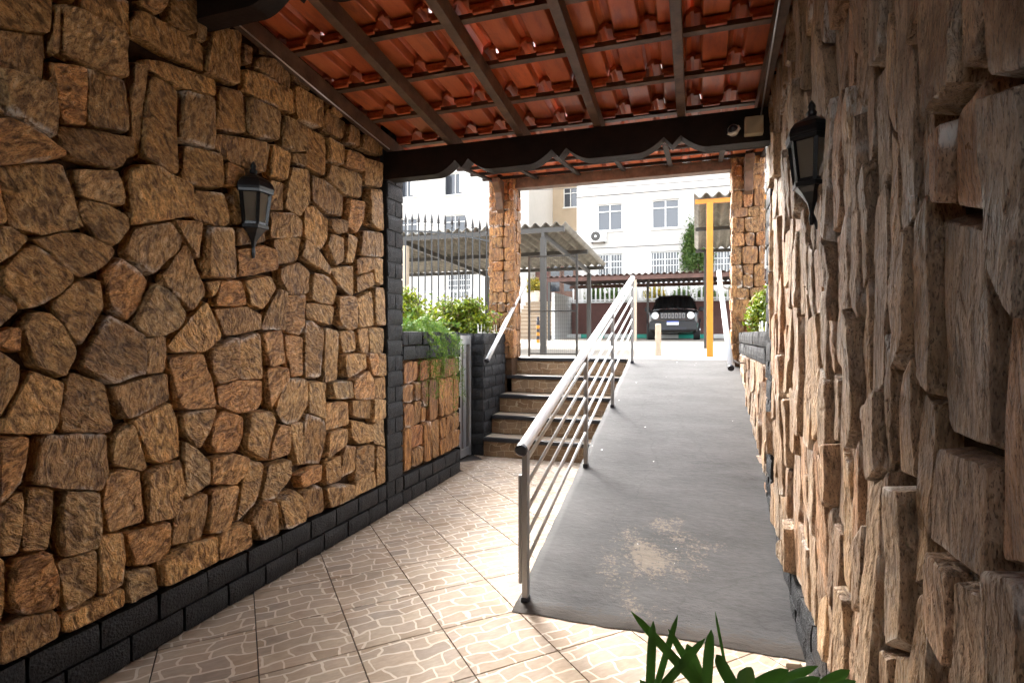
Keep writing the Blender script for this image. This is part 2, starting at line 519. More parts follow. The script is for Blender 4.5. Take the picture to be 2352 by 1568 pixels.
def ramp_mat():
    m, nt, b = new_mat('worn grey floor paint on concrete')
    tc = N(nt, 'ShaderNodeTexCoord')
    n1 = N(nt, 'ShaderNodeTexNoise', Scale=3.0, Detail=7.0, Roughness=0.6)
    n2 = N(nt, 'ShaderNodeTexNoise', Scale=38.0, Detail=7.0, Roughness=0.7)
    st = N(nt, 'ShaderNodeVectorMath', operation='MULTIPLY')
    st.inputs[1].default_value = (0.6, 1.6, 1.0)
    nt.links.new(tc.outputs['Object'], st.inputs[0])
    for n in (n1, n2):
        nt.links.new(st.outputs[0], n.inputs['Vector'])
    c1 = ramp(nt, [(0.3, (0.050, 0.0485, 0.0485)), (0.7, (0.082, 0.079, 0.078))], n1.outputs['Fac'])
    c2 = ramp(nt, [(0.3, g(0.72)), (0.7, g(1.2))], n2.outputs['Fac'])
    col = mixc(nt, c1.outputs[0], c2.outputs[0], 0.8, 'MULTIPLY')
    # paint worn through to the screed around one spot of the ramp
    mp = N(nt, 'ShaderNodeVectorMath', operation='SUBTRACT')
    mp.inputs[1].default_value = (-0.215, 2.86, 0.0)
    nt.links.new(tc.outputs['Object'], mp.inputs[0])
    ms = N(nt, 'ShaderNodeVectorMath', operation='MULTIPLY')
    ms.inputs[1].default_value = (3.0, 2.0, 0.0)
    nt.links.new(mp.outputs[0], ms.inputs[0])
    ln = N(nt, 'ShaderNodeVectorMath', operation='LENGTH')
    nt.links.new(ms.outputs[0], ln.inputs[0])
    wn_ = N(nt, 'ShaderNodeTexNoise', Scale=55.0, Detail=8.0, Roughness=0.8)
    nt.links.new(tc.outputs['Object'], wn_.inputs['Vector'])
    wb = N(nt, 'ShaderNodeTexNoise', Scale=5.5, Detail=3.0)
    nt.links.new(tc.outputs['Object'], wb.inputs['Vector'])
    edge = math_n(nt, 'SUBTRACT', math_n(nt, 'ADD', wn_.outputs['Fac'], math_n(nt, 'MULTIPLY', wb.outputs['Fac'], 0.55)), math_n(nt, 'MULTIPLY', ln.outputs['Value'], 0.24))
    wm = ramp(nt, [(0.665, g(0)), (0.74, g(0.7))], edge)
    screed = ramp(nt, [(0.3, (0.15, 0.12, 0.088)), (0.7, (0.23, 0.19, 0.145))], n2.outputs['Fac'])
    col = mixc(nt, col, screed.outputs[0], wm.outputs[0])
    vo = N(nt, 'ShaderNodeTexVoronoi', Scale=11.0, Randomness=1.0)
    nt.links.new(tc.outputs['Object'], vo.inputs['Vector'])
    sp = N(nt, 'ShaderNodeSeparateColor')
    nt.links.new(vo.outputs['Color'], sp.inputs[0])
    thr = math_n(nt, 'MULTIPLY', math_n(nt, 'GREATER_THAN', sp.outputs[0], 0.74), math_n(nt, 'LESS_THAN', vo.outputs['Distance'], math_n(nt, 'MULTIPLY', sp.outputs[1], 0.085)))
    col = mixc(nt, col, (0.62, 0.60, 0.56), thr)
    # hairline cracks and a dirty foot
    cv_ = N(nt, 'ShaderNodeTexVoronoi', Scale=1.1, Randomness=1.0)
    cv_.feature = 'DISTANCE_TO_EDGE'
    wob = N(nt, 'ShaderNodeVectorMath', operation='SCALE')
    wob.inputs['Scale'].default_value = 0.22
    nt.links.new(n1.outputs['Color'], wob.inputs[0])
    wad = N(nt, 'ShaderNodeVectorMath', operation='ADD')
    nt.links.new(tc.outputs['Object'], wad.inputs[0])
    nt.links.new(wob.outputs[0], wad.inputs[1])
    nt.links.new(wad.outputs[0], cv_.inputs['Vector'])
    crk = ramp(nt, [(0.0, g(0.45)), (0.006, g(1))], cv_.outputs['Distance'])
    col = mixc(nt, col, crk.outputs[0], 0.35, 'MULTIPLY')
    sy = N(nt, 'ShaderNodeSeparateXYZ')
    nt.links.new(tc.outputs['Object'], sy.inputs[0])
    foot = ramp(nt, [(0.55, g(0)), (0.72, g(0.8))], math_n(nt, 'SUBTRACT', math_n(nt, 'ADD', n2.outputs['Fac'], 0.35), math_n(nt, 'MULTIPLY', math_n(nt, 'SUBTRACT', sy.outputs[1], 2.36), 3.2)))
    col = mixc(nt, col, (0.055, 0.042, 0.032), foot.outputs[0])
    nt.links.new(col, b.inputs['Base Color'])
    b.inputs['Roughness'].default_value = 0.75
    b.inputs['Specular IOR Level'].default_value = 0.25
    b1 = N(nt, 'ShaderNodeBump', Strength=0.5, Distance=0.006)
    nt.links.new(n2.outputs['Fac'], b1.inputs['Height'])
    bump_to(nt, b, n1.outputs['Fac'], 0.3, 0.03, b1)
    return m
M['ramp'] = ramp_mat()

def leaf_mat(name, cols, rough=0.45, trans=0.25):
    m, nt, b = new_mat(name)
    ge = N(nt, 'ShaderNodeNewGeometry')
    r = ramp(nt, [(i / max(1, len(cols) - 1), c) for i, c in enumerate(cols)], ge.outputs['Random Per Island'])
    nt.links.new(r.outputs[0], b.inputs['Base Color'])
    b.inputs['Roughness'].default_value = rough
    if trans:
        tr = N(nt, 'ShaderNodeBsdfTranslucent')
        nt.links.new(r.outputs[0], tr.inputs['Color'])
        mx = N(nt, 'ShaderNodeMixShader')
        mx.inputs[0].default_value = trans
        nt.links.new(b.outputs[0], mx.inputs[1])
        nt.links.new(tr.outputs[0], mx.inputs[2])
        nt.links.new(mx.outputs[0], nt.nodes['Material Output'].inputs['Surface'])
    return m
M['leaf_lime'] = leaf_mat('lime hedge leaf', [(0.05, 0.11, 0.006), (0.16, 0.23, 0.008), (0.27, 0.30, 0.010), (0.10, 0.17, 0.008), (0.12, 0.07, 0.02)])
M['leaf_fern'] = leaf_mat('feathery fern green', [(0.07, 0.18, 0.02), (0.14, 0.28, 0.03), (0.22, 0.28, 0.03)])
M['leaf_green'] = leaf_mat('shrub leaf green', [(0.03, 0.07, 0.012), (0.07, 0.13, 0.02), (0.10, 0.14, 0.03)])
M['leaf_yellow'] = leaf_mat('yellow foliage', [(0.45, 0.30, 0.01), (0.30, 0.26, 0.02), (0.10, 0.12, 0.01)])
M['strap_leaf'] = leaf_mat('dark strap leaf', [(0.016, 0.060, 0.012), (0.035, 0.11, 0.016), (0.075, 0.17, 0.02)], 0.28, 0.3)
M['red_leaf'] = leaf_mat('dark red leaf', [(0.07, 0.018, 0.02), (0.11, 0.03, 0.025)])
POLY_L = '''1233 2243 1241 2356 1105 2278 1105 2200
1228 2093 1228 2228 1219 2225 1105 2184 1105 2085
1285 2360 1287 2210 1388 2207 1458 2214 1502 2219 1502 2376 1340 2380 1326 2376
1353 2397 1412 2390 1465 2389 1515 2392 1515 2514 1353 2421
1531 2397 1689 2399 1858 2406 1858 2518 1572 2507 1531 2439
1572 2547 1586 2535 1651 2544 1679 2605 1679 2608
1691 2538 1800 2534 1800 2678 1691 2615
1812 2564 1814 2529 1858 2533 1862 2594 1812 2589
1875 2411 2052 2431 2062 2684 1907 2611
2073 2545 2115 2556 2126 2635 2073 2625
2136 2554 2250 2548 2391 2552 2384 2628 2249 2640 2158 2601
2094 2514 2099 2410 2249 2413 2404 2425 2397 2540 2183 2534
1597 2328 1600 2296 1728 2284 1829 2298 1898 2309 1903 2381 1651 2346
1261 2157 1287 1974 1372 1993 1363 2187
1379 2194 1381 2051 1383 2000 1521 2021 1505 2207
1109 2071 1118 2038 1145 1948 1256 1911 1264 1994 1246 2077 1148 2076 1126 2074
1294 1860 1297 1870 1294 1875 1211 1912 1145 1932 1105 1912 1105 1771
1317 1861 1473 1869 1524 1943 1524 1996 1388 1974 1290 1957 1283 1918
1536 1942 1560 1949 1569 2047 1579 2180 1583 2294 1536 2285
1716 1910 1716 2265 1603 2262 1571 1946
1744 2067 1879 2071 1889 2072 1903 2297 1760 2275
1921 2172 2088 2215 2088 2221 2073 2400 1944 2369
2100 2215 2303 2251 2303 2391 2110 2382
2340 2237 2410 2228 2511 2260 2511 2391 2340 2387
2423 2582 2443 2417 2634 2430 2642 2579
2688 2434 2850 2440 2876 2548 2688 2548
2894 2439 3011 2445 3011 2543 2911 2545
3039 2444 3291 2472 3281 2533 3068 2541
2525 2176 2672 2169 2680 2397 2532 2394
2719 2271 2842 2282 2868 2399 2719 2401
2876 2282 3077 2307 3077 2401 2894 2387
3106 2232 3291 2263 3302 2423 3106 2399
2696 2160 2894 2114 3068 2135 3077 2280 2911 2266 2727 2244
1990 2051 2104 2046 2209 2059 2226 2208 1916 2144 1912 2084
2249 2057 2359 2061 2391 2200 2261 2211
2417 2176 2511 2167 2511 2237 2417 2217
1749 1901 1845 1898 1949 1917 1945 2057 1926 2065 1768 2042 1748 1902
1973 1938 2062 1954 2073 2029 1973 2032
2525 1979 2525 2157 2404 2131 2346 1912 2463 1891
2554 2136 2561 1996 2711 1961 2850 1970 2868 2098 2696 2136
2232 1878 2328 1898 2346 2035 2249 2027
2911 1919 2992 1896 3068 1992 3077 2104 2920 2089
3126 1981 3302 1963 3302 2237 3136 2201
1114 1762 1140 1592 1146 1589 1245 1586 1347 1628 1320 1728 1287 1824 1189 1797
1342 1822 1347 1740 1411 1734 1495 1734 1495 1783 1467 1851
1353 1664 1405 1602 1431 1593 1468 1583 1515 1652 1518 1692 1443 1722 1353 1721
1528 1778 1531 1675 1555 1681 1781 1756 1781 1881 1644 1915 1586 1908 1531 1876
1967 1746 1992 1771 1954 1887 1810 1867 1810 1745 1958 1744
1105 1473 1131 1497 1185 1558 1132 1582 1105 1577
1211 1558 1247 1527 1335 1459 1353 1453 1435 1508 1470 1550 1467 1571 1356 1600 1299 1595 1279 1587
1518 1563 1611 1486 1720 1606 1728 1649 1684 1707 1639 1692 1545 1651
1827 1579 1844 1733 1823 1733 1721 1724 1714 1721
1862 1508 2012 1515 2002 1740 1880 1718
2032 1668 2214 1713 2203 1779 2032 1747
2238 1734 2325 1752 2463 1785 2463 1863 2412 1888 2408 1889 2238 1862
2646 1738 2703 1811 2703 1920 2590 1974 2519 1949 2518 1948 2505 1794
2719 1873 2775 1853 2868 1880 2876 1944 2735 1926
2301 1614 2463 1651 2489 1779 2267 1725
2491 1673 2711 1604 2725 1631 2725 1637 2593 1747 2542 1767 2518 1771
2719 1774 2792 1663 2859 1702 2859 1837 2743 1837
2876 1694 2947 1703 3002 1860 2911 1872
3020 1755 3302 1782 3302 1945 3058 1913
2027 1642 2032 1520 2285 1584 2276 1654 2268 1679 2203 1689
1122 1448 1127 1401 1173 1339 1221 1353 1282 1396 1317 1438 1323 1453 1241 1516 1201 1536 1168 1518
1105 1273 1154 1322 1150 1349 1105 1378
1310 1246 1336 1217 1417 1345 1411 1446 1327 1430 1258 1351
1442 1471 1454 1353 1512 1305 1559 1352 1604 1461 1499 1534
1666 1494 1681 1447 1793 1355 1862 1432 1787 1611 1772 1629
1580 1247 1627 1247 1658 1249 1728 1275 1764 1339 1681 1426 1629 1449 1541 1298
1173 1258 1211 1153 1287 1109 1324 1190 1281 1277 1241 1320 1201 1313
1336 1141 1448 1072 1572 1101 1572 1130 1572 1237 1560 1253 1442 1315 1411 1278
1584 1101 1659 1103 1670 1238 1587 1232
1697 1205 1720 1180 1862 1179 1944 1238 1884 1366 1862 1388
1105 996 1154 1092 1161 1150 1131 1178 1105 1200
1109 949 1189 935 1246 926 1259 957 1284 1087 1192 1127
1277 990 1282 926 1442 894 1454 909 1435 999 1417 1069 1309 1119 1282 1015
1448 1054 1473 995 1512 932 1689 983 1689 1011 1674 1088
1681 1150 1752 940 1886 930 1889 931 1903 944 1871 1067 1836 1165
1893 1178 1898 1088 1924 1028 2042 1048 2032 1234
2052 1214 2062 1041 2197 1035 2180 1258
1875 1478 1907 1420 1937 1486 1938 1491
1922 1383 2078 1391 2057 1502 1950 1489
2088 1505 2126 1402 2202 1381 2302 1491 2249 1542
2526 1482 2539 1594 2450 1635 2321 1588 2321 1537 2384 1462
2547 1444 2698 1429 2744 1429 2775 1508 2711 1583 2568 1592
2737 1632 2759 1597 2894 1506 2938 1494 2956 1495 2956 1676 2737 1635
2992 1728 3002 1633 3166 1684 3156 1755
3186 1754 3207 1608 3313 1595 3313 1770
3002 1514 3176 1583 3166 1661 3002 1611
1926 1361 1983 1246 2180 1279 2180 1346 2094 1380
2359 1273 2365 1467 2363 1469 2310 1482 2307 1478 2214 1314 2214 1280
2378 1272 2455 1248 2465 1247 2504 1301 2518 1468 2384 1450
2525 1348 2727 1305 2742 1417 2526 1420 2525 1415
2792 1336 2904 1280 2924 1280 2992 1298 2974 1485 2792 1473
3011 1471 3020 1299 3156 1312 3156 1536
3186 1324 3313 1314 3313 1566 3186 1556
2203 1254 2249 1091 2353 1103 2334 1262 2327 1263
2353 1243 2410 1028 2491 1032 2484 1234
2518 1020 2634 1012 2657 1274 2561 1321 2518 1311
2692 979 2792 981 2800 1265 2680 1284 2680 980
2826 1267 2850 1141 2974 1148 2974 1268
3002 1277 3020 1137 3106 1134 3106 1289
3136 1289 3156 1138 3253 1128 3313 1126 3313 1291
2833 1126 2859 986 3087 1035 3077 1123 3050 1124
3116 1122 3156 986 3217 982 3217 984 3217 1119
3313 972 3313 1114 3242 1116 3228 973
2226 1076 2249 882 2370 1018 2359 1076
1921 1015 1926 933 2052 882 2169 887 2197 926 2192 1019 2023 1032
2297 862 2368 781 2381 779 2464 787 2532 878 2525 1001 2384 1012 2370 1000 2341 968
2547 820 2680 763 2688 968 2547 980
2727 966 2743 874 2938 858 2929 959
3164 828 3166 828 3166 951 3106 1012 2956 957 2956 846
3313 811 3313 960 3289 960 3197 949 3186 826
2696 696 2906 698 2897 831 2696 850
2929 837 2947 746 3156 694 3156 816
3313 683 3313 799 3176 815 3176 669
2920 664 2929 611 3002 560 3156 548 3156 649 2917 717
3176 533 3320 483 3324 482 3313 671 3311 671 3176 646
1288 728 1410 693 1435 747 1429 884 1408 888 1231 916 1197 772
1155 779 1168 852 1173 919 1105 929 1105 728
1568 723 1583 736 1528 904 1467 882 1460 781
1538 922 1615 763 1651 735 1740 744 1720 881 1689 969
1740 913 1768 831 1836 760 1880 826 1912 919
1893 771 1926 727 2032 706 2073 762 2078 858 1963 898 1916 858
2083 712 2203 629 2267 806 2238 861 2115 869
2238 622 2371 629 2378 767 2295 780 2249 697
2391 768 2437 552 2477 552 2484 768 2404 769
2504 546 2629 518 2635 518 2680 674 2657 756 2532 813
2696 533 2859 582 2868 673 2711 669
2831 393 2965 401 2965 540 2868 570 2842 513 2831 435
3186 354 3186 514 2992 535 2974 329
3228 237 3237 235 3330 235 3330 330 3324 470 3228 494
2696 375 2819 382 2819 516 2696 504
3206 235 3186 339 3095 331 2983 318 2975 235
1758 569 1880 594 1875 700 1754 803
1898 695 1907 587 2032 555 2083 591 2094 661 2012 694
2450 494 2491 419 2642 418 2634 506 2620 506
2032 381 2136 426 2169 466 2220 597 2115 645 2073 517
2214 424 2297 414 2397 503 2391 585 2238 584
2504 383 2546 235 2668 235 2649 378
2703 354 2729 235 2953 235 2947 311
1105 709 1113 575 1117 569 1150 559 1156 589 1167 717 1163 748 1136 742 1113 720
1169 602 1173 561 1235 544 1236 544 1246 619 1251 733 1237 740 1185 753 1175 673
1282 590 1293 499 1304 498 1394 487 1405 560 1396 682 1298 712 1287 657
1423 634 1435 532 1569 533 1559 715 1538 726 1486 743 1443 735 1441 731
1593 518 1697 506 1728 559 1746 599 1746 614 1720 730 1716 729 1600 703
1712 382 1836 366 1858 433 1867 549 1744 548 1720 491
1884 379 1953 356 1986 357 2042 541 1893 550
1411 521 1417 317 1437 317 1486 319 1502 407 1499 498 1411 522
1518 497 1552 362 1643 344 1655 346 1693 375 1697 478
2107 235 2090 348 1935 344 1935 235
2126 347 2194 235 2294 235 2273 394 2203 415
2309 384 2352 235 2493 235 2470 365 2410 418
1140 424 1168 363 1266 338 1261 420 1236 532 1145 523
1267 490 1308 306 1333 307 1399 325 1399 475
1266 235 1277 276 1266 316 1168 347 1105 341 1105 235
1289 293 1300 235 1495 235 1492 303
1512 339 1516 235 1630 235 1615 326
1652 333 1657 235 1923 235 1923 240 1916 346 1777 350
1105 362 1118 408 1122 539 1105 566
70 622 72 686 5 795 -84 806 -196 732 -167 538 -120 486 -17 504
566 409 558 530 415 606 307 482 304 400 424 256
385 1301 295 1447 184 1401 142 1200 275 1114 338 1137
-372 1695 -443 1776 -600 1730 -600 1560 -481 1506
-453 345 -423 369 -387 514 -442 610 -600 538 -600 420
130 2707 -9 2689 -55 2425 45 2363 221 2496 151 2696
-336 973 -483 913 -496 801 -418 717 -301 775
326 2916 331 2786 427 2744 497 2896
1000 506 870 490 804 270 813 235 1000 235
880 1058 863 1116 695 1199 675 1195 640 1106 710 912 794 909
-394 1996 -420 1967 -428 1792 -353 1706 -304 1702 -174 1813 -163 1909
419 1584 346 1551 312 1462 403 1313 579 1312 596 1470
549 2208 559 2035 644 2021 812 2139 831 2198 823 2232 709 2302
-393 2194 -452 2244 -600 2213 -600 2003 -435 1983 -408 2014
640 1999 551 2014 514 1985 482 1903 512 1753 653 1725 750 1811
80 2226 46 2148 145 1913 154 1906 275 2118 262 2166
561 2609 602 2536 660 2506 829 2577 856 2678 812 2738 668 2743
-19 1493 -26 1506 -204 1504 -298 1354 -270 1288 -114 1228
1000 784 899 783 807 593 867 512 1000 528
345 1116 283 1094 240 957 333 804 383 785 433 836 446 1031
148 1883 133 1895 -141 1902 -152 1812 0 1659 164 1792 168 1834
-291 1280 -318 1346 -444 1403 -600 1205 -600 1173 -376 1143
-456 2800 -600 2835 -600 2533 -487 2523
175 1421 291 1469 325 1557 172 1770 10 1638 -8 1519 1 1502
0 1128 -73 1152 -151 1014 -79 827 5 818 58 929
294 501 401 623 376 764 325 783 94 681 92 624
-456 2492 -438 2261 -379 2211 -251 2254 -170 2396 -287 2515
85 235 100 297 -16 482 -116 464 -174 304 -160 235
1000 1632 910 1634 811 1510 847 1400 1000 1344
581 2528 540 2601 481 2626 301 2470 376 2335 449 2325
-89 2965 -97 2781 -15 2710 121 2728 126 2939
636 818 449 821 398 769 422 627 568 550 671 623
1000 2162 850 2186 833 2133 932 1951 1000 1941
-119 2784 -110 2967 -344 2995 -393 2832 -235 2743
1000 2697 877 2671 851 2571 935 2428 1000 2432
-600 2858 -446 2820 -416 2835 -366 2997 -600 3025
-182 235 -195 295 -410 350 -441 326 -446 235
190 1826 186 1789 341 1573 412 1605 491 1745 462 1891
504 2005 537 2031 527 2210 449 2303 375 2313 283 2172 296 2124
786 288 849 498 788 582 685 606 580 532 588 411
25 2156 63 2241 37 2343 -68 2408 -149 2388 -230 2246 -111 2093
836 2855 829 2752 873 2692 1000 2720 1000 2836
1000 1919 929 1930 807 1802 911 1656 1000 1654
413 235 413 236 290 382 121 291 108 235
-76 2429 -31 2694 -111 2764 -227 2723 -271 2530 -153 2410
-482 2500 -600 2511 -600 2235 -460 2264 -478 2497
690 903 622 1091 468 1028 456 842 640 840
-190 543 -218 730 -288 757 -411 696 -426 626 -369 527
1000 1259 884 1121 901 1065 1000 1025
-12 1640 -164 1793 -286 1688 -203 1526 -29 1528
618 1469 600 1304 671 1217 690 1221 826 1394 791 1502 693 1522
834 2555 673 2488 718 2322 828 2254 916 2417
357 2326 279 2464 236 2480 59 2345 84 2249 267 2187
-249 2726 -407 2814 -434 2801 -466 2515 -464 2513 -293 2537
-247 2232 -371 2190 -385 2017 -160 1932 -127 2077
-518 807 -504 917 -600 1022 -600 790
120 1202 162 1403 -1 1479 -95 1215 -71 1175 8 1149
424 2721 320 2767 173 2698 243 2500 285 2485 465 2641
-469 235 -463 326 -600 396 -600 235
620 1114 654 1203 584 1289 405 1291 359 1132 459 1048
790 235 783 264 579 391 435 236 435 235
768 1797 668 1709 699 1543 795 1524 891 1645 787 1793
282 402 285 481 84 604 3 494 115 313
1000 2410 936 2406 844 2237 852 2208 1000 2184
-115 1205 -274 1266 -359 1129 -322 995 -170 1024 -91 1165
-600 1240 -460 1419 -485 1484 -600 1536
309 800 222 943 77 918 24 806 87 703
818 2116 661 2006 771 1818 789 1815 911 1943
-314 1369 -223 1516 -307 1681 -352 1684 -465 1491 -439 1425
219 965 261 1098 129 1182 22 1131 78 940
463 1914 491 1987 291 2101 169 1889 186 1848
1000 1320 842 1378 713 1215 869 1137 1000 1293
-600 1753 -450 1797 -442 1961 -600 1981
631 2880 671 2765 808 2760 814 2858
647 1704 509 1731 435 1601 608 1489 678 1538
544 2623 650 2757 606 2883 519 2893 444 2730 487 2647
148 2937 143 2725 160 2716 309 2786 304 2918
-379 1121 -600 1151 -600 1055 -490 934 -344 993
-209 750 -100 821 -170 1002 -314 974 -279 777
651 2486 598 2513 468 2314 540 2229 696 2320
120 1917 28 2133 -105 2072 -139 1924
788 605 879 793 795 887 708 890 657 826 692 627
-600 562 -447 632 -433 700 -511 786 -600 768
-192 317 -137 471 -182 522 -366 506 -399 370
1000 1001 896 1043 813 899 897 805 1000 806
1270 2634 1196 2647 1145 2573 1206 2510 1257 2526
1148 2722 1157 2818 1018 2834 1018 2679
1574 2768 1572 2718 1681 2630 1691 2636 1663 2758
2136 1929 2070 1937 2027 1929 2130 1784 2156 1788
1333 2797 1333 2721 1433 2679 1473 2780
2019 2684 2023 2715 1848 2736 1848 2731 1938 2645
1129 2419 1018 2468 1018 2302 1095 2295
1491 2532 1459 2604 1455 2606 1393 2580 1380 2535
2836 2566 2845 2618 2723 2633 2723 2566
2537 2600 2547 2654 2417 2669 2413 2600
1175 2815 1166 2718 1198 2665 1276 2652 1315 2718 1315 2799
1018 1933 1102 1931 1117 1938 1018 1971
1269 2507 1264 2510 1211 2492 1191 2441 1230 2400 1332 2398
1100 1735 1018 1737 1018 1580 1121 1598
1018 2143 1087 2148 1087 2190 1018 2233
2654 2454 2670 2454 2670 2639 2663 2640
1087 1913 1018 1915 1018 1755 1087 1754
1193 2497 1130 2562 1018 2549 1018 2488 1140 2434 1174 2446
1018 1283 1087 1303 1087 1319 1018 1317
1087 473 1018 467 1018 366 1087 366
1763 2746 1682 2756 1703 2663
1347 2480 1374 2583 1288 2630 1275 2524
2111 1780 2035 1887 2013 1898 2019 1763
1551 2667 1556 2770 1491 2778 1447 2667 1463 2623 1466 2621
1105 1455 1018 1458 1018 1413 1080 1415
1264 2193 1270 2193 1267 2335 1258 2345 1249 2202
1129 2580 1181 2657 1153 2705 1018 2660 1018 2567
1087 884 1018 888 1018 700 1087 720
2277 2672 2279 2685 2183 2696 2182 2631
1087 701 1018 681 1018 605 1087 590
1431 2661 1328 2704 1294 2646 1386 2597 1444 2621
2214 1822 2214 1989 2189 1966
1155 1270 1060 1241 1155 1197'''
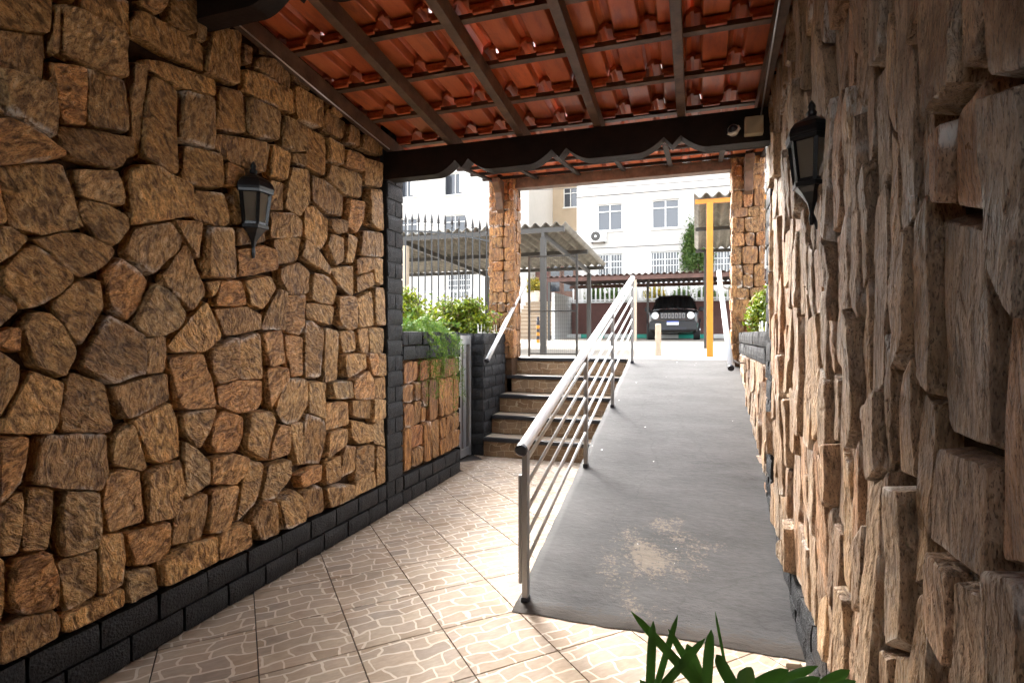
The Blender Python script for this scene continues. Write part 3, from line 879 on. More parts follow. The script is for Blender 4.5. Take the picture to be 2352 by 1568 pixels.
POLY_R = '''-581 254 -430 254 -434 562 -581 584
-580 623 -435 601 -432 722 -437 814 -580 848
-587 881 -551 873 -537 1132 -587 1143
-528 868 -430 847 -452 1113 -514 1127
-586 1170 -453 1140 -425 1506 -586 1561
-579 1595 -432 1540 -450 1919 -579 1905
-586 1939 -443 1953 -422 2155 -586 2155
-581 2188 -427 2188 -429 2534 -581 2490
-586 2523 -425 2567 -415 2773 -427 3000 -586 3000
-408 394 -394 252 -212 252 -199 394 -201 548 -400 525
-412 954 -397 562 -204 585 -215 762 -237 946
-426 1205 -418 987 -231 979 -201 1413 -403 1441
-418 1954 -404 1467 -199 1439 -214 1887
-413 1983 -219 1916 -216 2406 -395 2392
-399 2422 -212 2436 -200 2835 -388 2768 -396 2615
-397 2976 -386 2795 -202 2863 -218 2976
-177 253 -25 253 -10 360 -14 465 -164 467
-192 926 -162 506 -17 504 -26 896
-194 966 -25 936 -9 1307 -174 1291 -194 1125
-202 1798 -180 1324 -4 1340 6 1551 -9 1744
-196 1831 -15 1777 -14 2208 -185 2175
-196 2480 -189 2211 -10 2244 -12 2537
-197 2511 -12 2569 -36 2950 -186 2950
7 248 157 248 149 315 141 353 26 413
7 620 16 505 26 440 140 380 150 580
11 919 12 654 145 613 138 976
10 957 140 1013 152 1344 33 1375 16 1172
11 1862 27 1405 158 1374 167 1618 147 1833
10 2065 15 1891 143 1862 156 2065 162 2254 16 2253
14 2474 17 2288 161 2289 154 2665 21 2654
-2 2926 -1 2811 21 2690 154 2701 172 2811 155 2926
176 433 191 255 374 255 366 625 184 595
172 767 180 632 299 650 284 884 173 921
323 654 369 661 368 856 308 876
173 954 244 930 238 1070 177 1083
268 922 368 889 383 992 368 1041 262 1065
179 1119 366 1076 379 1514 198 1568 186 1319
181 1916 183 1749 199 1606 379 1551 341 1923
173 2417 177 1950 345 1957 359 2185 361 2418
172 2446 287 2446 290 2630 180 2601 173 2535
311 2446 362 2447 363 2535 360 2648 314 2636
184 2634 356 2681 344 2903 194 2903
387 353 401 300 415 256 503 256 514 337
385 391 516 375 504 660 401 610
395 1057 396 879 399 644 506 695 513 879 517 1119
379 1223 395 1089 517 1151 517 1223 508 1349 400 1302
396 1332 511 1379 491 1654 399 1659
379 1880 405 1692 485 1686 499 1880 497 2065 386 2077
384 2114 499 2101 501 2327 393 2265
384 2703 390 2297 504 2360 520 2511 523 2684
381 2805 388 2736 519 2718 518 2805 501 2882 382 2882
542 253 652 253 656 294 660 343 552 325 547 294
538 687 539 533 547 357 664 375 628 712
544 721 622 746 635 1140 554 1094 550 925
545 1296 555 1135 635 1181 645 1243 654 1361
523 1547 543 1335 656 1400 624 1699 528 1753
529 1791 622 1737 636 1967 544 1949
528 2165 544 1988 636 2007 655 2165 655 2301 543 2366
536 2871 537 2398 661 2334 635 2871
688 253 796 253 810 332 820 410 693 412
652 599 687 442 826 440 829 599 824 763 656 751
661 923 663 783 817 795 812 1060 668 1054
668 1093 811 1100 807 1266 795 1445 689 1424
657 1696 660 1582 684 1459 800 1480 803 1691
663 1732 797 1727 798 1797 795 1869 670 1861 663 1797
670 1903 795 1911 810 2221 697 2278
678 2484 688 2310 818 2254 815 2539
668 2847 675 2695 685 2515 809 2570 806 2695 795 2847
828 249 910 249 922 348 847 369
846 395 924 374 911 679 851 694
846 942 848 821 852 720 909 705 933 915
843 1236 849 973 930 946 927 1111 918 1291
835 1431 845 1272 916 1328 932 1575 836 1548
830 1985 832 1584 936 1610 921 2040
832 2018 920 2073 931 2141 934 2255 849 2219
837 2439 850 2254 933 2290 930 2578 851 2633
832 2832 838 2737 850 2668 931 2613 923 2737 914 2832
941 252 1103 252 1113 402 951 463
941 660 941 575 952 499 1113 437 1121 575 1124 704
938 693 1032 715 1021 870 953 869 940 792
1055 720 1127 737 1129 792 1125 871 1045 870
958 904 1120 906 1112 1054 968 1057
953 1254 966 1095 1114 1091 1105 1439 957 1393
959 1431 1055 1462 1054 1598 971 1614
1079 1470 1103 1477 1110 1527 1118 1585 1078 1593
952 1899 953 1770 970 1654 992 1650 1006 1900
1015 1645 1119 1625 1134 1770 1114 1901 1030 1900
951 1938 1115 1940 1135 2142 1136 2182 972 2180 959 2060
963 2375 969 2215 1139 2217 1140 2248 1121 2512 965 2556
952 2813 967 2590 1048 2567 1040 2813
1072 2560 1119 2546 1123 2691 1118 2813 1064 2813
1134 248 1219 248 1208 452 1145 463 1138 353
1146 489 1207 479 1205 764 1158 793
1144 1121 1149 967 1158 820 1205 792 1205 1136
1140 1316 1147 1151 1203 1166 1215 1316 1205 1455 1144 1494
1145 1527 1204 1488 1205 1760 1174 1802
1133 1963 1151 1892 1169 1832 1210 1790 1201 1892 1192 1984
1143 1994 1189 2013 1202 2173 1187 2341 1149 2344
1147 2380 1184 2376 1200 2587 1189 2795 1157 2795
1231 637 1235 429 1245 248 1304 248 1323 582
1229 950 1239 670 1315 615 1315 934
1225 988 1319 972 1313 1079 1298 1149 1241 1209 1230 1079
1239 1242 1300 1181 1297 1431 1243 1449
1222 1895 1225 1698 1240 1478 1300 1459 1307 1698 1312 1962
1222 2291 1223 1921 1311 1989 1309 2126 1301 2305
1214 2422 1221 2318 1302 2332 1308 2521 1226 2516
1223 2788 1229 2545 1305 2551 1314 2668 1322 2788
1331 407 1337 255 1386 255 1400 562 1355 559
1338 759 1352 595 1402 598 1394 671 1380 731
1336 790 1383 762 1390 927 1350 958 1338 859
1330 1202 1353 990 1386 959 1364 1254
1327 1234 1367 1286 1380 1462 1393 1692 1336 1637 1328 1462
1323 1801 1339 1668 1391 1723 1399 1801 1377 1940 1340 1873
1327 2377 1335 1902 1382 1969 1393 2316
1327 2401 1393 2341 1399 2781 1350 2781 1337 2576
1414 415 1415 329 1419 249 1499 249 1502 329 1502 402
1413 442 1503 428 1480 887 1414 931
1405 1127 1415 957 1480 913 1498 1069
1401 1346 1405 1154 1498 1096 1502 1346 1499 1546 1415 1587
1420 1620 1494 1578 1482 1842 1424 1841
1401 2003 1405 1952 1421 1875 1485 1877 1490 1952 1493 2053
1405 2038 1489 2088 1488 2221 1472 2410 1425 2347
1411 2590 1423 2383 1474 2446 1493 2590 1504 2766 1428 2766
1507 605 1525 247 1573 247 1590 402 1590 416 1575 538
1494 771 1499 683 1507 629 1575 562 1569 683 1564 739 1492 802
1492 826 1564 763 1567 922 1565 1016 1519 1083
1519 1107 1565 1040 1558 1334 1527 1380
1520 1663 1527 1404 1558 1358 1571 1512 1577 1624
1511 1788 1520 1687 1577 1648 1572 1788 1564 1932 1516 1887
1516 1911 1564 1956 1581 2143 1521 2100
1510 2471 1512 2304 1521 2124 1581 2167 1576 2304 1563 2453
1510 2495 1563 2477 1584 2760 1532 2760
1598 247 1630 247 1656 617 1598 570
1588 787 1597 593 1656 641 1652 931 1593 985
1580 1264 1582 1136 1593 1009 1652 955 1663 1136 1652 1317
1580 1288 1652 1341 1637 1750 1596 1812
1585 2013 1589 1902 1596 1836 1637 1774 1659 1986
1585 2037 1659 2010 1651 2281 1603 2259
1586 2446 1603 2283 1651 2305 1657 2446 1661 2595 1594 2601
1594 2625 1661 2619 1656 2686 1651 2751 1607 2751
1654 247 1751 247 1746 548 1675 537 1656 395
1667 740 1675 561 1746 572 1732 940 1672 887
1672 911 1732 964 1742 1041 1751 1161 1688 1128 1681 1041
1655 1586 1668 1361 1688 1152 1751 1185 1754 1361 1724 1522
1655 1610 1724 1546 1736 1878 1673 1905 1659 1735
1673 1929 1736 1902 1739 2032 1723 2143 1674 2154
1674 2178 1723 2167 1745 2586 1686 2603 1679 2384
1676 2741 1681 2680 1686 2627 1745 2610 1743 2680 1742 2741
1770 407 1773 321 1775 247 1832 247 1841 381
1757 680 1770 431 1841 405 1838 696
1757 704 1838 720 1826 1148 1778 1202 1757 943
1752 1531 1778 1226 1826 1172 1835 1366 1840 1534
1749 1729 1752 1555 1840 1558 1844 1729 1834 1867 1761 1936
1747 2184 1761 1960 1834 1891 1838 2115
1744 2342 1747 2208 1838 2139 1819 2506 1759 2515
1759 2539 1819 2530 1824 2632 1817 2730 1766 2730
1856 247 1889 247 1895 339 1897 449 1863 414
1856 586 1863 438 1897 473 1903 704 1864 729
1857 917 1864 753 1903 728 1910 826 1904 908
1850 1114 1850 1029 1857 941 1904 932 1893 1128
1850 1138 1893 1152 1891 1332 1856 1268 1851 1223
1856 1292 1891 1356 1913 1541 1864 1505
1854 1953 1864 1529 1911 1563 1918 1937
1841 2334 1854 1977 1920 1961 1920 2151 1917 2334
1841 2358 1917 2358 1920 2720 1842 2720
1913 247 1976 247 1980 335 1980 402 1921 446
1918 650 1921 470 1980 426 1996 866 1931 837
1917 1090 1931 861 1996 890 1996 996 1986 1143
1914 1261 1917 1114 1986 1167 2007 1386 1916 1377
1916 1401 2007 1410 2002 1534 1989 1634 1937 1690
1923 1791 1937 1714 1989 1658 1996 1939 1940 1897 1924 1815
1940 1921 1996 1963 1999 2023 1999 2062 1981 2167 1944 2136
1939 2537 1941 2357 1944 2160 1981 2191 1982 2541
1939 2561 1982 2565 1993 2711 1944 2711 1940 2637
2000 247 2115 247 2110 499 2000 435
2000 459 2110 523 2113 693 2112 867 2020 922 2004 693
2011 1112 2020 946 2112 891 2136 1295 2021 1317
2021 1341 2136 1319 2142 1425 2142 1437 2128 1534 2026 1534
2008 1709 2026 1558 2128 1558 2137 1869 2009 1851
2011 1875 2137 1893 2135 2063 2126 2221 2002 2262
2000 2287 2126 2245 2143 2482 2144 2698 2016 2698 2004 2482
2129 402 2136 244 2222 244 2226 580 2132 538
2132 556 2226 598 2216 845 2134 840
2134 858 2216 863 2218 978 2214 1303 2153 1257 2135 1071
2153 1275 2217 1324 2231 1426 2206 1580 2147 1527
2147 1544 2206 1598 2210 1877 2157 1835 2149 1714
2152 2101 2157 1853 2210 1895 2228 2101 2226 2307 2157 2347
2157 2365 2226 2325 2239 2687 2165 2687
2239 358 2240 244 2307 244 2300 488 2241 458
2233 732 2241 476 2300 506 2303 611 2293 729
2233 750 2293 747 2309 986 2247 972 2235 864
2224 1175 2247 990 2309 1004 2317 1203 2321 1427 2251 1391 2223 1221
2220 1705 2223 1564 2251 1409 2321 1445 2316 1564 2302 1698
2220 1723 2302 1716 2307 2159 2251 2131 2232 1932
2241 2420 2251 2149 2305 2176 2314 2677 2257 2677
2318 362 2325 244 2425 244 2445 500 2318 458
2313 852 2318 476 2445 518 2454 674 2453 849
2313 870 2453 867 2446 1090 2423 1310 2338 1314
2319 1721 2338 1332 2423 1328 2428 1694
2313 1966 2319 1739 2428 1712 2428 2180 2327 2232
2317 2424 2327 2250 2428 2198 2434 2444 2434 2664 2333 2664 2318 2470
2443 244 2564 244 2567 370 2563 510 2465 484 2453 370
2465 502 2563 528 2563 764 2469 752
2469 770 2563 782 2577 894 2590 1023 2475 1000
2440 1342 2447 1195 2475 1018 2589 1041 2588 1376
2440 1360 2590 1395 2583 1503 2574 1593 2445 1662 2442 1503
2445 1680 2574 1611 2571 1787 2562 1932 2445 1924
2445 2081 2445 1942 2562 1950 2556 2212 2446 2221
2446 2239 2556 2230 2581 2442 2559 2648 2453 2648
2582 244 2642 244 2658 448 2584 418
2578 597 2584 436 2658 466 2672 568 2674 607 2644 760 2581 727
2581 745 2643 777 2671 976 2609 995 2592 873
2597 1160 2609 1013 2673 993 2673 1158 2673 1180 2646 1342 2607 1356 2597 1197
2589 1722 2596 1558 2607 1374 2646 1360 2644 1775
2576 1994 2589 1740 2644 1793 2653 1887 2662 2021
2572 2215 2576 2012 2656 2037 2656 2404 2605 2406
2575 2636 2582 2529 2605 2424 2662 2422 2648 2636
2660 244 2769 244 2771 297 2667 355
2669 372 2771 315 2764 642 2684 655
2655 808 2682 673 2764 660 2775 757 2772 857 2753 949 2685 965 2659 835
2686 983 2753 967 2760 1251 2678 1289
2657 1471 2662 1373 2678 1307 2760 1269 2770 1371 2770 1376 2765 1446
2657 1489 2765 1464 2765 1695 2661 1711 2659 1589
2661 1729 2765 1713 2775 1894 2771 2082 2672 2054
2664 2155 2672 2072 2771 2100 2773 2214 2773 2311 2675 2375 2664 2269
2664 2624 2675 2393 2773 2329 2764 2492 2756 2624
2783 505 2787 244 2887 244 2905 340 2908 413 2907 467
2791 521 2907 485 2906 740 2878 960 2776 987
2768 1132 2768 1007 2878 978 2897 1132 2904 1247 2778 1295
2778 1313 2904 1265 2885 1688 2778 1655
2778 1673 2885 1706 2881 1894 2793 1876
2789 2100 2793 1894 2881 1912 2905 2278 2791 2317
2772 2610 2791 2335 2905 2296 2915 2610
2908 244 2984 244 2984 556 2923 543
2911 920 2919 560 2990 575 2979 727 2970 854
2897 1024 2911 938 2970 872 2992 1116 2993 1136 2918 1151
2909 1552 2918 1169 2994 1154 2991 1341 2977 1489
2902 1717 2904 1625 2909 1570 2977 1507 2976 1705
2899 1885 2902 1735 2976 1723 2981 1885 2983 2064 2905 2015
2905 2033 2983 2082 2982 2253 2924 2205 2917 2143
2924 2223 2982 2271 2993 2422 2991 2597 2933 2597 2924 2422
2992 364 3009 244 3062 244 3089 411 3082 585 3013 572 2992 449
2988 897 2992 764 3013 590 3076 602 3071 961
2989 916 3077 985 3083 1125 3087 1271 3012 1330
2997 1480 3004 1405 3011 1349 3087 1289 3091 1405 3089 1501
2992 1661 2997 1498 3089 1519 3078 1661 3061 1786 2997 1839
2997 1857 3061 1804 3075 1930 3078 1981 3078 2026 3001 2032
2998 2152 3001 2050 3079 2044 3079 2058 3067 2275 3002 2238
3002 2256 3067 2293 3084 2587 3010 2587
3080 244 3180 244 3187 337 3184 457 3106 402
3098 609 3106 420 3184 475 3154 610
3084 748 3086 715 3098 627 3154 628 3165 715 3174 788 3083 818
3080 836 3174 806 3159 1047 3103 994 3080 850
3100 1189 3103 1012 3159 1065 3185 1316 3107 1364
3083 1845 3107 1382 3185 1334 3180 1599 3166 1835
3086 1862 3166 1853 3178 2070 3178 2296 3089 2268
3086 2285 3177 2314 3186 2576 3102 2576 3093 2438
3198 465 3198 244 3283 244 3273 439
3173 633 3198 483 3273 457 3286 633 3297 802 3192 790
3178 1045 3192 808 3296 819 3264 1246 3194 1306
3194 1324 3265 1263 3279 1625 3194 1657
3183 1855 3187 1741 3194 1675 3279 1643 3279 1789
3183 1873 3279 1807 3295 1947 3300 2022 3196 2087
3196 2105 3300 2040 3298 2162 3293 2253 3198 2248
3188 2408 3198 2266 3293 2271 3279 2563 3204 2563 3189 2428
3287 415 3301 244 3321 244 3321 578 3302 593
3302 611 3321 596 3321 775 3312 826
3291 988 3292 984 3321 821 3321 1044 3290 1010
3285 1200 3289 1027 3321 1062 3321 1226
3281 1407 3285 1218 3321 1244 3321 1582 3298 1585
3294 1809 3298 1603 3321 1600 3321 1958 3317 2010
3303 2394 3313 2176 3321 2067 3321 2396
3298 2554 3303 2412 3321 2414 3321 2554'''
POLY_LL = '''3581 534 3590 253 3634 242 3690 245 3694 548 3636 548
3711 359 3727 255 3782 242 3879 252 3884 367 3797 378
3713 399 3792 392 3872 401 3884 529 3797 548 3717 542
3900 529 3914 247 3975 242 4016 246 4012 541 3960 548
4036 540 4049 257 4079 242 4153 245 4149 535 4096 548
4172 357 4183 247 4213 242 4272 261 4282 363 4228 364
4180 529 4183 389 4234 378 4266 399 4283 532 4228 548
4301 538 4302 248 4348 242 4406 246 4421 526 4360 548
4439 254 4503 242 4584 248 4587 386 4515 395 4446 384
4437 542 4448 413 4529 409 4588 431 4592 538 4515 548
3579 711 3593 567 3665 562 3727 562 3720 714 3653 729
3583 761 3668 743 3715 754 3726 863 3653 877 3586 857
3749 566 3803 562 3842 576 3845 729 3795 733 3752 722
3751 875 3754 751 3808 747 3828 761 3836 874 3795 877
3867 677 3870 583 3911 562 3947 568 3947 658 3909 677
3863 866 3864 699 3898 691 3940 702 3951 875 3909 877
3971 568 4065 562 4121 568 4138 866 4056 877 3976 873
4163 862 4164 578 4200 562 4241 578 4260 861 4208 877
4280 861 4282 570 4346 562 4438 576 4440 860 4359 877
4461 872 4466 581 4538 562 4574 573 4587 860 4524 877
3584 893 3685 891 3792 912 3803 1036 3690 1043 3588 1027
3828 1032 3837 895 3905 891 3990 910 3994 1031 3909 1043
4022 1035 4034 904 4114 891 4196 903 4208 1029 4113 1043
4226 1026 4231 897 4314 891 4406 902 4412 1028 4322 1043
4435 1025 4450 897 4523 891 4578 910 4582 1023 4512 1043'''
POLY_RL = '''3572 1050 3679 869 3755 975 3757 1050
4742 849 4765 903 4731 1050 4618 1050 4623 809
3923 1050 3935 910 3954 889 4057 943 4053 1050
5541 440 5499 528 5376 419 5371 403 5472 291
5099 928 5086 901 5099 797 5211 654 5261 850 5239 900
5158 334 5212 448 5202 581 5033 553 5084 377
5785 913 5770 884 5773 862 5874 707 5945 832 5882 954
3692 235 3649 357 3570 292 3570 235
4108 714 4042 638 4056 449 4084 420 4157 464 4165 643
5760 580 5741 385 5748 370 5853 416 5853 607
4834 886 4777 894 4755 842 4774 597 4795 578 4898 682
4331 1050 4337 929 4383 836 4458 807 4479 834 4493 1050
4536 235 4565 384 4512 484 4431 377 4507 235
5466 1050 5504 869 5620 899 5640 939 5625 1050
4323 930 4317 1050 4217 1050 4155 896 4240 827
3714 597 3681 497 3683 480 3800 379 3872 442 3861 538
4967 235 4909 380 4831 391 4825 375 4822 235
4352 558 4315 588 4240 420 4249 390 4364 344 4387 381
5367 808 5380 655 5491 634 5496 649 5478 809
4813 382 4820 400 4788 564 4765 585 4683 555 4658 414 4693 339
4745 1050 4778 908 4836 899 4911 984 4913 1050
4087 235 4076 408 4048 437 3930 381 3935 235
5759 860 5756 880 5650 929 5631 891 5630 701 5661 653 5706 656
3570 556 3670 508 3703 607 3700 696 3670 766 3570 730
5980 447 5907 362 5924 235 5980 235
5735 235 5737 359 5729 378 5617 433 5599 421 5613 235
3946 878 3927 898 3849 857 3832 768 3886 619 3961 697
5322 235 5336 377 5222 437 5169 323 5177 235
4488 823 4467 796 4471 640 4515 568 4609 646 4606 788
5267 1050 5252 907 5273 857 5335 852 5396 1050
5085 795 5073 894 5008 883 4941 674 5004 574 5014 572
5074 908 5088 938 5088 1050 4927 1050 4925 984 5005 897
5759 894 5773 920 5775 1050 5639 1050 5653 943
4220 235 4237 384 4227 416 4164 452 4090 407 4101 235
5357 405 5363 423 5347 605 5221 616 5215 589 5225 451 5342 390
4457 642 4453 794 4382 822 4313 625 4319 603 4358 571
3921 911 3909 1050 3771 1050 3769 975 3845 871
5650 645 5620 690 5509 644 5503 625 5508 541 5554 445 5591 432 5611 446
5980 827 5958 825 5881 692 5879 642 5980 566
5163 235 5155 320 5080 363 4986 235
3921 235 3916 383 3879 429 3807 366 3781 235
4042 450 4028 637 3969 685 3889 603 3875 542 3886 442 3925 394
4034 651 4101 728 4112 875 4063 930 3960 877 3975 698
4992 567 4929 667 4909 672 4802 566 4833 405 4910 394
5907 1050 5893 964 5957 839 5980 841 5980 1050
5910 235 5893 361 5858 403 5751 356 5749 235
4615 633 4521 554 4520 499 4576 393 4644 418 4670 558
4674 235 4682 329 4647 404 4578 380 4550 235
4759 598 4741 834 4620 793 4620 792 4623 645 4680 568
3762 961 3686 854 3681 776 3710 707 3818 772 3835 860
3672 854 3570 1025 3570 745 3667 780
5102 1050 5102 942 5238 915 5253 1050
5071 374 5018 555 5015 558 5004 559 4922 386 4977 247
5490 620 5377 642 5361 610 5376 437 5494 543
4491 235 4418 371 4398 373 4373 333 4366 235
5366 651 5352 812 5336 837 5274 843 5222 637 5222 630 5350 619
4370 830 4329 915 4249 815 4257 687 4303 639
4420 385 4506 500 4507 555 4462 628 4366 559 4401 386
5728 394 5747 584 5708 642 5663 639 5625 445
4609 802 4604 1050 4507 1050 4493 837
4808 235 4811 367 4696 326 4688 235
3793 367 3681 464 3660 370 3707 235 3767 235
5867 614 5867 414 5900 375 5980 468 5980 549 5874 628
5616 703 5617 884 5504 854 5491 815 5509 659
4229 430 4305 600 4299 622 4249 675 4179 640 4171 464
5599 235 5585 420 5553 431 5481 277 5484 235
4067 1050 4071 941 4121 887 4141 898 4202 1050
5208 635 5095 779 5027 566 5027 566 5202 596 5209 624
4918 971 4847 890 4912 686 4928 682 4994 888
5867 692 5769 842 5719 651 5757 594 5855 622 5865 641
5470 235 5467 275 5363 391 5350 378 5336 235
5491 860 5452 1050 5411 1050 5348 845 5363 822 5479 823
4352 235 4359 331 4250 375 4234 235
5789 1050 5787 929 5879 968 5893 1050
4235 814 4146 885 4126 874 4115 727 4174 654 4243 688
3570 310 3646 373 3669 477 3667 493 3570 540
3714 693 3717 611 3863 552 3876 606 3821 757'''
POLY_C1 = '''6 117 7 11 41 5 105 14 109 114 60 129
128 128 131 13 200 5 291 19 302 123 215 129
9 149 50 139 89 150 94 334 51 342 11 332
111 329 121 147 198 139 300 142 301 327 206 342
9 517 13 360 56 352 121 355 127 512 67 518
143 361 215 352 302 365 301 514 222 518 145 504
8 542 62 528 86 529 90 621 50 625 8 610
110 625 112 539 153 528 197 542 206 610 157 625
220 612 226 534 255 528 301 539 301 609 262 625
8 746 10 638 52 635 106 643 105 750 57 753
119 646 157 635 208 640 211 737 165 753 125 747
223 649 245 635 297 648 303 740 263 753 229 741
11 986 16 778 110 763 174 766 177 990 92 992
189 766 259 763 297 776 302 879 247 887 191 877
195 905 229 897 291 911 303 978 247 992 196 987
5 1099 14 1003 90 1002 158 1017 168 1103 89 1110
188 1105 193 1005 255 1002 303 1014 305 1108 244 1110
5 1251 19 1136 96 1120 172 1132 171 1255 91 1260
194 1254 198 1135 236 1120 297 1134 305 1253 246 1260
8 1388 15 1281 102 1270 154 1281 162 1389 84 1389
178 1384 187 1274 248 1270 296 1285 298 1385 239 1389
11 1503 20 1401 84 1399 168 1405 168 1501 90 1511
187 1403 228 1399 294 1415 298 1503 245 1511 192 1499
7 1688 19 1531 90 1521 164 1532 178 1686 92 1696
196 1683 196 1529 266 1521 296 1533 298 1690 247 1696
5 1787 6 1709 86 1706 129 1716 138 1788 72 1798
150 1783 155 1707 219 1706 292 1709 303 1798 227 1798
6 1813 86 1808 127 1813 129 2003 67 2010 13 1996
140 1874 152 1813 187 1808 238 1816 232 1862 189 1876
140 2008 145 1899 171 1886 227 1898 231 2002 189 2010
250 1924 258 1822 290 1808 303 1820 301 1922 276 1936
251 2006 258 1955 274 1946 300 1955 303 2009 276 2010
7 2095 19 2035 74 2020 103 2025 112 2087 59 2095
129 2084 136 2034 213 2020 299 2024 299 2090 214 2095'''
POLY_C2 = '''6 135 12 12 62 5 124 20 136 133 71 142
148 138 160 16 220 5 262 12 258 129 206 142
7 304 17 168 80 152 126 160 135 308 73 313
151 307 153 160 227 152 252 153 263 298 208 313
8 332 51 323 105 333 114 497 63 510 12 509
133 502 144 337 212 323 260 338 263 502 198 510
7 637 16 535 73 520 142 523 151 638 80 638
169 635 177 534 234 520 261 530 262 623 215 638
13 753 13 653 66 648 98 663 97 754 53 760
113 755 126 650 193 648 255 654 264 745 188 760
11 773 83 770 156 772 154 869 82 878 12 878
5 892 84 888 147 889 155 957 82 962 10 947
171 772 215 770 250 779 259 835 217 835 173 831
171 960 177 861 206 845 253 858 258 948 217 962
8 1065 19 985 51 972 98 987 99 1073 53 1080
115 976 196 972 256 988 264 1068 188 1080 116 1076
6 1220 16 1104 60 1090 86 1097 94 1210 52 1224
117 1219 117 1090 189 1090 250 1102 265 1212 187 1224
10 1319 20 1243 68 1234 148 1240 158 1323 82 1332
170 1327 173 1235 224 1234 259 1249 257 1329 217 1332
6 1458 10 1343 61 1342 100 1347 112 1461 59 1464
126 1356 195 1342 258 1349 265 1453 194 1464 129 1462
6 1591 17 1482 43 1474 89 1479 96 1587 51 1594
111 1580 111 1481 194 1474 254 1475 264 1585 186 1594
8 1707 12 1611 65 1604 133 1604 142 1700 76 1716
160 1610 229 1604 250 1620 262 1711 211 1716 163 1709
5 1872 21 1741 89 1726 141 1741 149 1871 78 1878
165 1873 175 1733 208 1726 253 1737 260 1874 213 1878
7 1988 18 1901 74 1888 161 1889 172 1989 90 1991
189 1901 231 1888 263 1894 263 1987 225 1991 192 1984
11 2084 17 2003 74 2001 166 2012 169 2088 90 2095
191 2011 240 2001 264 2012 263 2080 225 2095 193 2088'''
POLY_C3 = '''6 168 17 11 60 5 75 12 82 172 46 176
99 173 101 16 194 5 301 14 304 173 201 176
8 389 9 186 66 186 115 193 114 395 62 398
128 192 172 186 236 193 231 394 183 398 131 382
250 392 252 199 286 186 302 189 303 390 276 398
6 609 19 423 111 408 164 417 173 617 91 619
189 616 203 423 238 408 294 416 300 615 246 619
8 730 13 638 90 629 154 632 162 716 86 731
180 724 184 638 254 629 304 640 300 730 241 731
6 744 45 741 97 748 98 952 52 965 9 957
112 859 122 751 168 741 191 741 193 854 154 868
113 958 124 891 141 878 195 880 197 964 154 965
215 955 217 753 274 741 291 741 304 955 257 965
5 1150 6 990 43 975 86 990 89 1150 47 1150
104 1138 112 988 183 975 234 989 239 1137 170 1150
259 1148 260 990 290 975 294 985 298 1142 278 1150
7 1273 11 1165 79 1160 112 1168 112 1280 62 1285
129 1276 139 1174 179 1160 202 1161 212 1274 173 1285
234 1277 237 1173 250 1160 304 1173 304 1284 266 1285
11 1437 20 1309 55 1295 112 1300 113 1431 60 1440
126 1434 139 1308 198 1295 291 1300 299 1437 215 1440
8 1526 18 1460 94 1450 146 1458 147 1532 76 1542
162 1461 224 1450 295 1465 297 1530 231 1542 162 1535
6 1699 15 1555 35 1552 96 1553 97 1708 52 1714
111 1705 118 1555 158 1552 187 1567 196 1707 153 1714
214 1714 216 1555 268 1552 291 1555 297 1708 256 1714
10 1856 12 1726 88 1724 122 1729 131 1847 71 1857
149 1732 246 1724 297 1732 299 1855 226 1857 149 1856
7 1878 36 1867 94 1867 95 1968 52 1972 12 1959
116 1956 119 1878 218 1867 296 1879 300 1962 207 1972
8 2091 9 1983 82 1982 168 1984 176 2093 91 2095
193 2089 200 1985 239 1982 301 1987 299 2083 246 2095'''
POLY_C4 = '''9 96 18 18 78 5 110 10 113 95 60 102
7 192 11 122 67 112 101 119 111 192 60 196
125 190 138 13 181 5 259 17 258 188 195 196
6 213 50 206 73 209 88 390 47 399 12 398
98 386 102 207 195 206 260 218 265 384 182 399
10 573 18 415 78 409 141 424 150 564 81 578
174 569 180 415 228 409 251 416 259 576 216 578
8 592 72 588 163 593 166 685 89 690 9 684
7 808 16 701 80 700 161 711 167 815 89 817
185 805 190 597 216 588 250 589 258 803 224 817
8 932 14 840 100 827 152 834 155 918 82 933
171 918 177 830 225 827 257 841 262 924 217 933
8 1058 12 954 76 943 159 945 162 1052 87 1061
181 949 218 943 250 952 260 1057 222 1061 181 1060
13 1190 16 1085 36 1071 70 1076 85 1193 45 1199
101 1195 109 1078 138 1071 175 1082 182 1195 140 1199
196 1076 223 1071 249 1080 259 1196 230 1199 198 1184
9 1217 82 1209 169 1224 180 1342 93 1356 12 1350
196 1343 200 1215 213 1209 255 1214 259 1351 228 1356
8 1514 14 1380 66 1366 138 1369 138 1521 74 1523
159 1520 169 1372 227 1366 261 1381 263 1509 209 1523
11 1750 14 1537 51 1533 124 1541 121 1748 67 1759
143 1756 153 1534 212 1533 263 1539 263 1751 202 1759
5 1872 21 1784 34 1769 88 1779 86 1878 48 1886
12 1911 59 1896 82 1904 86 1959 48 1966 13 1966
107 1953 112 1779 133 1769 190 1775 197 1953 150 1966
217 1961 222 1777 252 1769 256 1772 259 1964 237 1966
5 2086 14 1982 48 1976 98 1986 108 2083 59 2095
124 2092 130 1990 204 1976 258 1980 261 2085 194 2095'''
# ---------------------------------------------------------------- stones and bricks
def polys(txt):
    out = []
    for ln in txt.strip().split('\n'):
        n = [int(x) / 1000.0 for x in ln.split()]
        out.append([(n[i], n[i + 1]) for i in range(0, len(n), 2)])
    return out

